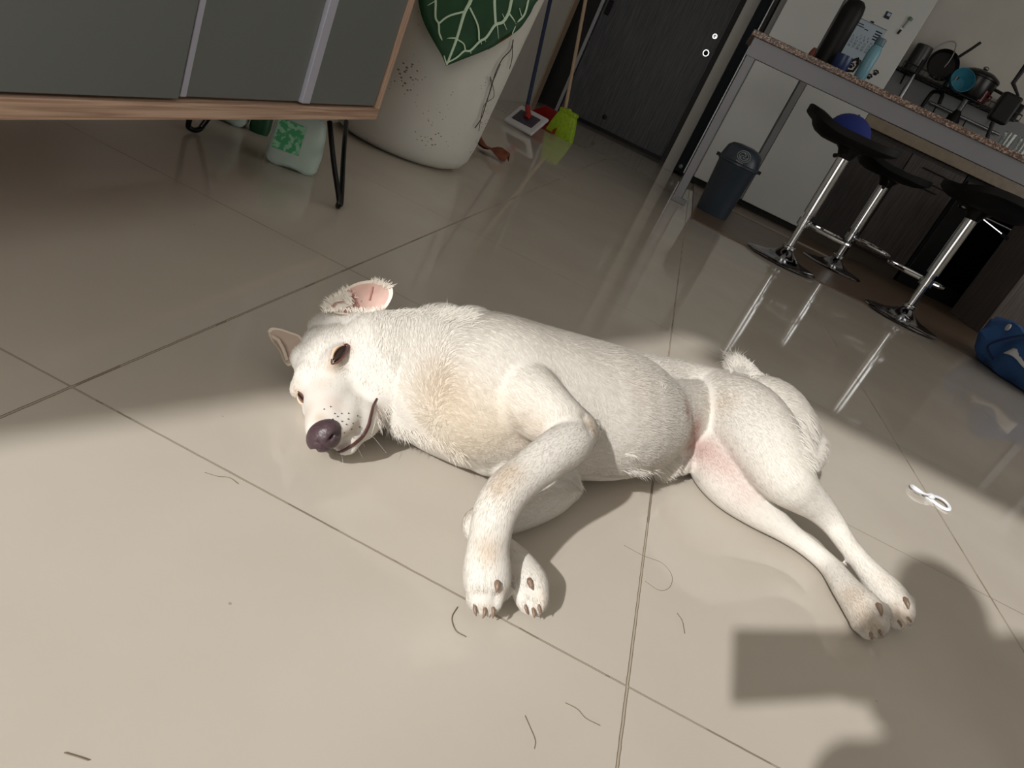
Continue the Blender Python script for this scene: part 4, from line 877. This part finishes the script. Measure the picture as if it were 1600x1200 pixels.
# nose pad modelled in head axes with nostril hollows and a groove
nb = MB(); rs = []
for i in range(1, 30):
    th = PI*i/30; ring = []
    for j in range(48):
        a = 2*PI*j/48; d = Vector((math.cos(th), math.sin(th)*math.cos(a), math.sin(th)*math.sin(a)))
        r = Vector((d.x*.0170, d.y*.0205*(1-.18*max(0,-d.z)), d.z*.0160))
        for s in (1, -1):
            q = Vector((d.x-.62, d.y-s*.62, d.z+.20)); r *= 1-.42*math.exp(-(q.x*q.x+q.y*q.y*1.2+q.z*q.z*5)/.06)
            q = Vector((d.x-.30, d.y-s*.92, d.z+.42)); r *= 1-.22*math.exp(-(q.length_squared)/.05)
        r *= 1-.10*math.exp(-(d.y/.10)**2)*(d.z < .3)*max(0, d.x)
        ring.append(H(.1045+r.x, .001+r.y, -.0155+r.z))
    rs.append(ring)
nb.rings(rs); nb.build('nose', M['nose'], dog)
# eyes
def almond(c, ex, ey, w_, h_, n=24):
    return [c + ex*(w_*math.cos(2*PI*j/n)) + ey*(h_*math.copysign(abs(math.sin(2*PI*j/n))**1.35, math.sin(2*PI*j/n))) for j in range(n)]
def eye(c2, a2, b2, lab):
    """c2 centre pixel, a2 outer corner pixel, b2 inner corner pixel on the head surface"""
    c, n = hit(*c2); n = (n + (c-HT).normalized()*.4).normalized(); A_, _ = hit(*a2); B_, _ = hit(*b2); ex = (A_-B_).normalized(); ex = (ex-n*ex.dot(n)).normalized(); ey = n.cross(ex); W = (A_-B_).length/2
    e = MB().ell(c - n*.0003, [ex*W*.98, ey*W*.34, n*.0030], 24, 14).build('eye', M['eye'], dog)
    hl = almond(c+n*.0012, ex, ey, W*1.12, W*.37); hl = [p - n*(.0012*((p-c).length/W)**2) for p in hl]
    r = MB().tube(hl+[hl[0]], .0010, 8); r.build('eye_rim', M['lid'], e)
    up_ = [c + ex*(W*t) + ey*(W*.42*(1-t*t)+.0010) + n*(.0022-.0026*t*t) for t in [x/8-1 for x in range(17)]]
    MB().tube(up_, [.0005+.0011*math.sin(PI*(i+.5)/17) for i in range(17)], 8).build('upper_eyelid', M['skin2'], e)
    return e
M['skin2'] = mat('eyelid_skin', (214, 188, 162), .8)
eye((531,553), (540,541), (520,565), '')
eye((472,621), (467,612), (476,631), '')
# mouth line
def surf(pts, off, n=6): return [hit(u, v, off)[0] for u, v in smoothpath(pts, n)]
ml = surf([(513,707),(530,706),(548,697),(563,685),(574,668),(579,650),(583,634),(589,622)], .0006)
k_ = len(ml)-1; MB().tube(ml, [.0012+.0013*math.sin(PI*i/k_) for i in range(k_+1)], 8, flat=.8).build('mouth', M['lip'], dog)
# whisker roots
wb = MB()
for u, v in [(508,640),(516,638),(524,645),(535,648),(532,658),(544,655),(540,664),(552,660),(548,670),(530,668),(556,651),(537,676),(520,655),(545,645),(560,668),(527,652)]: wb.sph(hit(u+rng.uniform(-2,2), v+rng.uniform(-2,2), .0009)[0], .0007, n=6, m=5)
wo = wb.build('whisker_spots', M['lip'], dog); wo['kind'] = 'stuff'
wk = MB()
for u, v, du, dv in [(540,664,30,34),(552,660,46,20),(530,668,12,40),(545,690,22,26),(560,668,44,40),(520,705,-20,8),(530,708,6,18)]:
    a = hit(u, v)[0]; b_ = P(u+du, v+dv, max(.002, a.z*.35)); m_ = a.lerp(b_, .5)+Vector((0,0,.004)); wk.tube([a, m_, b_], [.00022,.00018,.0001], 4)
wo = wk.build('whiskers', M['white'], dog); wo['kind'] = 'stuff'
# ---- ears: shells with real thickness
def ear(outline, depth_pt, nrm, cup, name_label, inner=None, zmin=.003):
    c0 = Vector((0, 0, 0)); nrm = Vector(nrm).normalized()
    def on(u, v): d = ray(u, v); t = (depth_pt-CAM).dot(nrm)/d.dot(nrm); return CAM+d*t
    q = [tuple(p) for p in smoothpath(outline+[outline[0]], 5)][:-1]; cu = sum(p[0] for p in q)/len(q); cv = sum(p[1] for p in q)/len(q)
    rs = []; K = 8
    for layer, off in ((0, 0), (1, .0042)):
        rr = []
        for k in range(K+1):
            s = k/K if layer == 0 else 1-k/K
            s_ = max(s, .02); ring = []
            for u, v in q:
                p = on(cu+(u-cu)*s_*(1 if layer == 0 else .985), cv+(v-cv)*s_*(1 if layer == 0 else .985))
                p = p - nrm*(cup*(1-s_*s_)) - nrm*off*(1-.55*s_**6); p.z = max(p.z, zmin + (0 if layer == 0 else -.001)); ring.append(p)
            rr.append(ring)
        rs += rr
    b = MB(); b.rings(rs, mi=0, caps=False)
    n_ = len(q)
    for fi in range(len(b.f)): 
        ringi = fi//n_
        b.m[fi] = 1 if ringi < K-1 else 0
    return b, on, cu, cv
vd = (CAM-H(-.05,.05,.05)).normalized()
dep = P(560, 490, .112)
nE = (vd + Vector((0, -.2, .55))).normalized()
b, on, cu, cv = ear([(512,484),(516,470),(530,462),(543,449),(560,441),(580,438),(598,441),(611,447),(614,459),(608,474),(596,488),(575,492),(550,492),(528,490)], dep, nE, .010, '')
e1_ = b.build('ear', [M['skin3'] if 'skin3' in M else mat('ear_fur_skin', (236, 226, 212), .8), M['pinkear']], dog); e1_['label'] = 'floppy upper ear with pink inside'
fb = MB()
for pts in ([(543,452),(549,462),(553,474),(556,487)], [(548,450),(556,466),(562,478)], [(583,446),(580,458),(578,466)]):
    fb.tube([on(u, v)-nE*(.008 if i else .004) for i, (u, v) in enumerate(pts)], .0011, 6)
fb.build('ear_fold', mat('ear_fold_skin', (196, 140, 132), .7), e1_)
depR = P(462, 548, .040); nR = (vd + Vector((-.2, -.3, .4))).normalized()
b, on2, cu, cv = ear([(418,517),(424,512),(436,513),(452,518),(470,526),(474,545),(466,562),(452,572),(444,566),(436,548),(424,532)], depR, nR, .008, '')
e2_ = b.build('ear', [mat('shaded_ear_skin', (206, 192, 176), .8), mat('shaded_ear_inside', (176, 156, 142), .8)], dog); e2_['label'] = 'lower ear folded against the floor'  # darker tones than the upper ear: its shadow is put into the colour
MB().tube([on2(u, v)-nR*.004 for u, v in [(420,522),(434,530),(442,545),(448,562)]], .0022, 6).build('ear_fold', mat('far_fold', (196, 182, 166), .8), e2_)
# fur fringe on the upper ear rim
def tufts(pts, dirs, L_, n, name, parent, spread=.5, seed=1, w_=.0006, col=(238,230,218)):
    rg = random.Random(seed); b = MB()
    for i in range(n):
        t = rg.random()*(len(pts)-1); k = int(t); f = t-k; p = pts[k].lerp(pts[k+1], f); d = (dirs[k].lerp(dirs[k+1], f) + Vector((rg.gauss(0,spread), rg.gauss(0,spread), rg.gauss(0,spread)*.6))).normalized()
        l = L_*rg.uniform(.5, 1.1); s = d.cross((CAM-p).normalized()).normalized()*w_; p = p + Vector((rg.gauss(0,.0015),)*3)
        m1 = p+d*l*.55; e = p+d*l+Vector((0,0,-.12*l)); e.z = max(e.z, .001); m1.z = max(m1.z, .001)
        b.add([p-s, p+s, m1+s*.7, m1-s*.7, e], [(0,1,2,3),(3,2,4)])
    o = b.build(name, mat(name+'_fur', col, .7), parent); o['kind'] = 'stuff'; return o
ue = [on(u, v) for u, v in [(512,480),(520,468),(532,462),(543,452)]]; tufts(ue, [(UP*.8-RI*.8)]*2+[(UP-RI*.3)]*2, .009, 110, 'ear_fringe', e1_, .22, 1, .0003)
ue = [on(u, v) for u, v in [(580,440),(592,441),(602,446),(610,450)]]; tufts(ue, [(UP+RI*.2), (UP+RI*.5), (UP+RI*.8), (RI+UP*.5)], .007, 110, 'ear_fringe', e1_, .22, 2, .0003)
ue = [on(u, v)+nE*.002 for u, v in [(505,488),(530,486),(555,487),(580,488),(600,484)]]; tufts(ue, [(UP*.8-RI*.2)]*5, .007, 260, 'ear_base_fur', e1_, .3, 3, .0003)
# ---- claws
M['claw'] = mat('horn_claw', (122, 100, 84), .4); M['pad'] = mat('paw_pad', (128, 84, 78), .6)
def claw(u, v, u2, v2, r, lab=None):
    a, n = hit(u, v); e, n2 = hit(u2, v2); d = P(u2, v2, max(.004, a.z-.004))-a if (P(u2, v2, max(.004, a.z-.004))-a).length < .03 else (e-a)
    d = d.normalized()*min(.013, max(.008, d.length)); m_ = a + d*.5 + n*.0022
    MB().tube([a-d*.25, a+n*.0018, m_, a+d], [r*.7, r, r*.75, r*.15], 10).build('claw', M['claw'], dog)
for c in [(742,948,744,960,.0022),(757,952,755,962,.0023),(770,952,770,961,.0022),(776,912,775,926,.0030),(828,908,833,922,.0030),(833,952,835,966,.0023),(822,948,825,958,.002),(843,948,846,958,.002),
          (1372,948,1378,964,.0040),(1360,990,1362,998,.0022),(1374,986,1378,994,.0022),(1414,938,1420,952,.0036),(1404,972,1408,980,.0022),(1418,966,1424,973,.0022)]: claw(*c[:4], c[4]*(.8 if c[4] < .0025 else 1))

# ---- longer fringes that stand off the outline
def fringe(pts, dr, L_, n, seed, name='fur_fringe', spread=.28, w_=.00028, z=None, back=11):
    d = (RI*dr[0] - UP*dr[1]).normalized(); rg = random.Random(seed); pp = smoothpath(pts, 4); q = []
    for i in range(n):
        k = rg.random()*(len(pp)-1); j = int(k); a = pp[j]*(1-k+j)+pp[j+1]*(k-j); u, v = a[0]-dr[0]*abs(rg.gauss(0, back))+rg.gauss(0, 2), a[1]-dr[1]*abs(rg.gauss(0, back))+rg.gauss(0, 2)
        p, nn = hit(u, v); q.append((p, nn))
    b = MB(); C_ = []
    for p, nn in q:
        dd = d - nn*d.dot(nn)*.75; dd = (dd.normalized() + Vector((rg.gauss(0,spread), rg.gauss(0,spread), rg.gauss(0,spread)*.6)) + nn*.12).normalized()
        l = L_*rg.uniform(.45, 1.1); sdv = dd.cross((CAM-p).normalized()).normalized()*w_*(p-CAM).length/.75; m1 = p+dd*l*.5; e = p+dd*l+Vector((0,0,-.15*l)); e.z = max(e.z, .001); m1.z = max(m1.z, .001)
        b.add([p-sdv, p+sdv, m1+sdv*.75, m1-sdv*.75, e], [(0,1,2,3),(3,2,4)]); C_ += [p]*5
    o = b.build(name, M['fur'], body); cc = coat(np.array([tuple(x) for x in C_])); at = o.data.color_attributes.new('Col', 'FLOAT_COLOR', 'POINT'); c4 = np.ones((len(cc), 4), np.float32); c4[:, :3] = cc; at.data.foreach_set('color', c4.ravel())
    o['kind'] = 'stuff'; return o
fringe([(612,490),(650,482),(690,486),(715,486),(742,496)], (.75,-.5), .015, 700, 21)
fringe([(690,490),(715,488),(738,496)], (.8,-.55), .022, 500, 22)
fringe([(606,640),(600,662),(620,676),(645,682)], (.5,.6), .014, 500, 23, spread=.35)
fringe([(640,680),(670,692),(700,702),(725,718)], (.6,.5), .014, 500, 24)
fringe([(985,738),(1010,742),(1035,740),(1060,728)], (.8,.45), .017, 500, 25, back=6)
fringe([(892,768),(905,762),(900,748)], (.9,.35), .012, 200, 26)
fringe([(1258,655),(1268,680),(1272,705),(1270,728)], (.75,.65), .022, 900, 27, spread=.22)
fringe([(1142,574),(1148,564),(1158,562),(1168,570)], (.0,-1), .020, 900, 28, spread=.45, back=4)
fringe([(1154,570),(1166,570),(1178,588)], (.6,-.6), .020, 700, 29, spread=.5, back=4)
ue = [on(u, v)+nE*.002 for u, v in [(508,484),(520,474),(534,470),(544,462),(548,478),(530,484)]]; tufts(ue, [(UP*.6-RI*.5)]*6, .009, 420, 'ear_base_fur', e1_, .4, 31, .0003, (222,214,202))

# ================================================================= the person taking the picture
pz = root('person', (.62, -1.0, 0), 'crouching person in dark clothes holding the phone, casting the shadow at the lower right', 'person')
def W3(b, pts, n=20, caps=True):
    q = smoothpath(pts, 5); v = [Vector(a[:3]) for a in q]; r = [a[3] for a in q]; b.tube(v, r, n); b.sph(v[0], r[0]*.98, n=n); b.sph(v[-1], r[-1]*.98, n=n)
PHC = CAM + RI*.058 - UP*.014 - FW*.016
hc = Vector((.524, -.722, .792))
HR = PHC + RI*.088 - FW*.006
b = MB()
W3(b, [(hc.x+.01,hc.y-.03,.745,.048),(.58,-.79,.70,.07)])
W3(b, [(.59,-.80,.68,.10),(.63,-.88,.54,.13),(.67,-1.0,.38,.135),(.69,-1.08,.25,.15)])
W3(b, [(.46,-.82,.69,.055),(.59,-.76,.71,.07),(.70,-.67,.735,.058)])
W3(b, [(.71,-.66,.72,.052),(.79,-.62,.58,.044),(.78,-.60,.47,.040),(.70,-.58,.44,.034),(HR.x+.03,HR.y-.02,HR.z,.026)])
W3(b, [(.47,-.81,.69,.050),(.48,-.72,.68,.042),(.492,-.645,.645,.036),(.502,-.60,.58,.030),(.515,-.565,.51,.024)])
W3(b, [(.55,-.64,.43,.055),(.60,-.73,.52,.09)])
for sx, kx, ky in ((.58, .55, -.63), (.78, .86, -.74)):
    W3(b, [(sx,-1.10,.22,.10),(sx+(kx-sx)*.6,-.90,.33,.082),(kx,ky,.42,.060)]); W3(b, [(kx,ky,.41,.056),(kx+.01,-.80,.24,.056),(kx+.01,-.86,.09,.04)]); W3(b, [(kx+.01,-.88,.05,.042),(kx+.01,-.78,.04,.04),(kx+.01,-.68,.03,.03)])
tmp = b.build('tmp', M['white']); rm = tmp.modifiers.new('r', 'REMESH'); rm.mode = 'VOXEL'; rm.voxel_size = .012; s_ = tmp.modifiers.new('s', 'SMOOTH'); s_.iterations = 6
dg = bpy.context.evaluated_depsgraph_get(); m2 = bpy.data.meshes.new_from_object(tmp.evaluated_get(dg)); bpy.data.objects.remove(tmp)
m2.materials.clear(); m2.materials.append(mat('dark_clothes', (52, 56, 66), .9))
for v in m2.vertices: v.co.z = max(v.co.z, .002)
for p in m2.polygons: p.use_smooth = True
ob = bpy.data.objects.new('body', m2); C.objects.link(ob); ob.parent = pz; ob.matrix_parent_inverse = pz.matrix_basis.inverted()
M['hskin'] = mat('skin', (190, 140, 112), .6); M['hairb'] = mat('black_hair', (24, 20, 18), .7)
b = MB(); fd = (Vector((CAM.x, CAM.y+.1, CAM.z))-hc).normalized(); sd3 = fd.cross(Vector((0,0,1))).normalized(); ud = sd3.cross(fd)
b.ell(hc, [fd*.082, sd3*.064, ud*.090], 28, 20); b.ell(hc+fd*.094-ud*.012, [fd*.014, sd3*.012, ud*.022], 12, 10)
for s in (1, -1): b.ell(hc+sd3*.074*s-fd*.005, [fd*.016, sd3*.008, ud*.028], 12, 10)
hdm = b.build('head', M['hskin'], pz)
b = MB()
for s in (1, -1): b.ell(hc+fd*.084+sd3*.03*s+ud*.012, [fd*.010, sd3*.014, ud*.008], 12, 8)
b.build('eyes', M['eye'], hdm)
MB().ell(hc+fd*.086-ud*.052, [fd*.008, sd3*.024, ud*.007], 12, 8).build('lips', M['lid'], hdm)
MB().ell(hc-fd*.014+ud*.022, [fd*.078, sd3*.068, ud*.075], 24, 16).build('hair', M['hairb'], pz)
b = MB(); b.ell(HR+RI*.018-UP*.01-FW*.016, [RI*.026, UP*.040, FW*.015], 20, 14)
for i, (du, ln) in enumerate([(.026,.9),(.008,1.0),(-.010,.95),(-.027,.8)]):
    a = HR+RI*.028+UP*(du)-FW*.020; q = [a, a-RI*.022*ln-FW*.006, a-RI*.048*ln-FW*.004, a-RI*.062*ln+FW*.0]; b.tube(q, [.0095,.009,.008,.006], 10); b.sph(q[-1], .006, n=10, m=8)
q = [HR+RI*.02-UP*.036-FW*.012, HR+RI*.002-UP*.042-FW*.018, HR-RI*.022-UP*.030-FW*.020]; b.tube(q, [.012,.011,.008], 10)
b.build('hand', M['hskin'], pz)
b = MB(); c_ = Vector((.515,-.556,.495)); b.sph(c_, (.03,.028,.02), n=18, m=12)
for i in range(4): b.tube([c_+Vector((.01,.005+.0*i,.012-.012*i*0)), c_+Vector((.036,-.018+.014*i,.006)), c_+Vector((.058,-.022+.015*i,-.012)), c_+Vector((.066,-.022+.015*i,-.03))], [.010,.009,.008,.006], 10)
b.tube([c_+Vector((-.005,.02,0)), c_+Vector((.015,.040,-.004)), c_+Vector((.035,.046,-.015))], [.011,.010,.007], 10); b.build('hand', M['hskin'], pz)
ph = MB(); Mp = Matrix(((RI.x,UP.x,-FW.x,PHC.x),(RI.y,UP.y,-FW.y,PHC.y),(RI.z,UP.z,-FW.z,PHC.z),(0,0,0,1)))
pr_ = root('phone', PHC, 'black phone held behind the viewpoint by the crouching person', 'phone')
ph.box((-.080,-.038,-.004), (.080,.038,.004), M=Mp); ph.build('case', M['black'], pr_, smooth=False, bevel=.003)
MB().box((-.076,-.035,.0042), (.076,.035,.0052), M=Mp).build('screen', M['pan'], pr_, smooth=False)
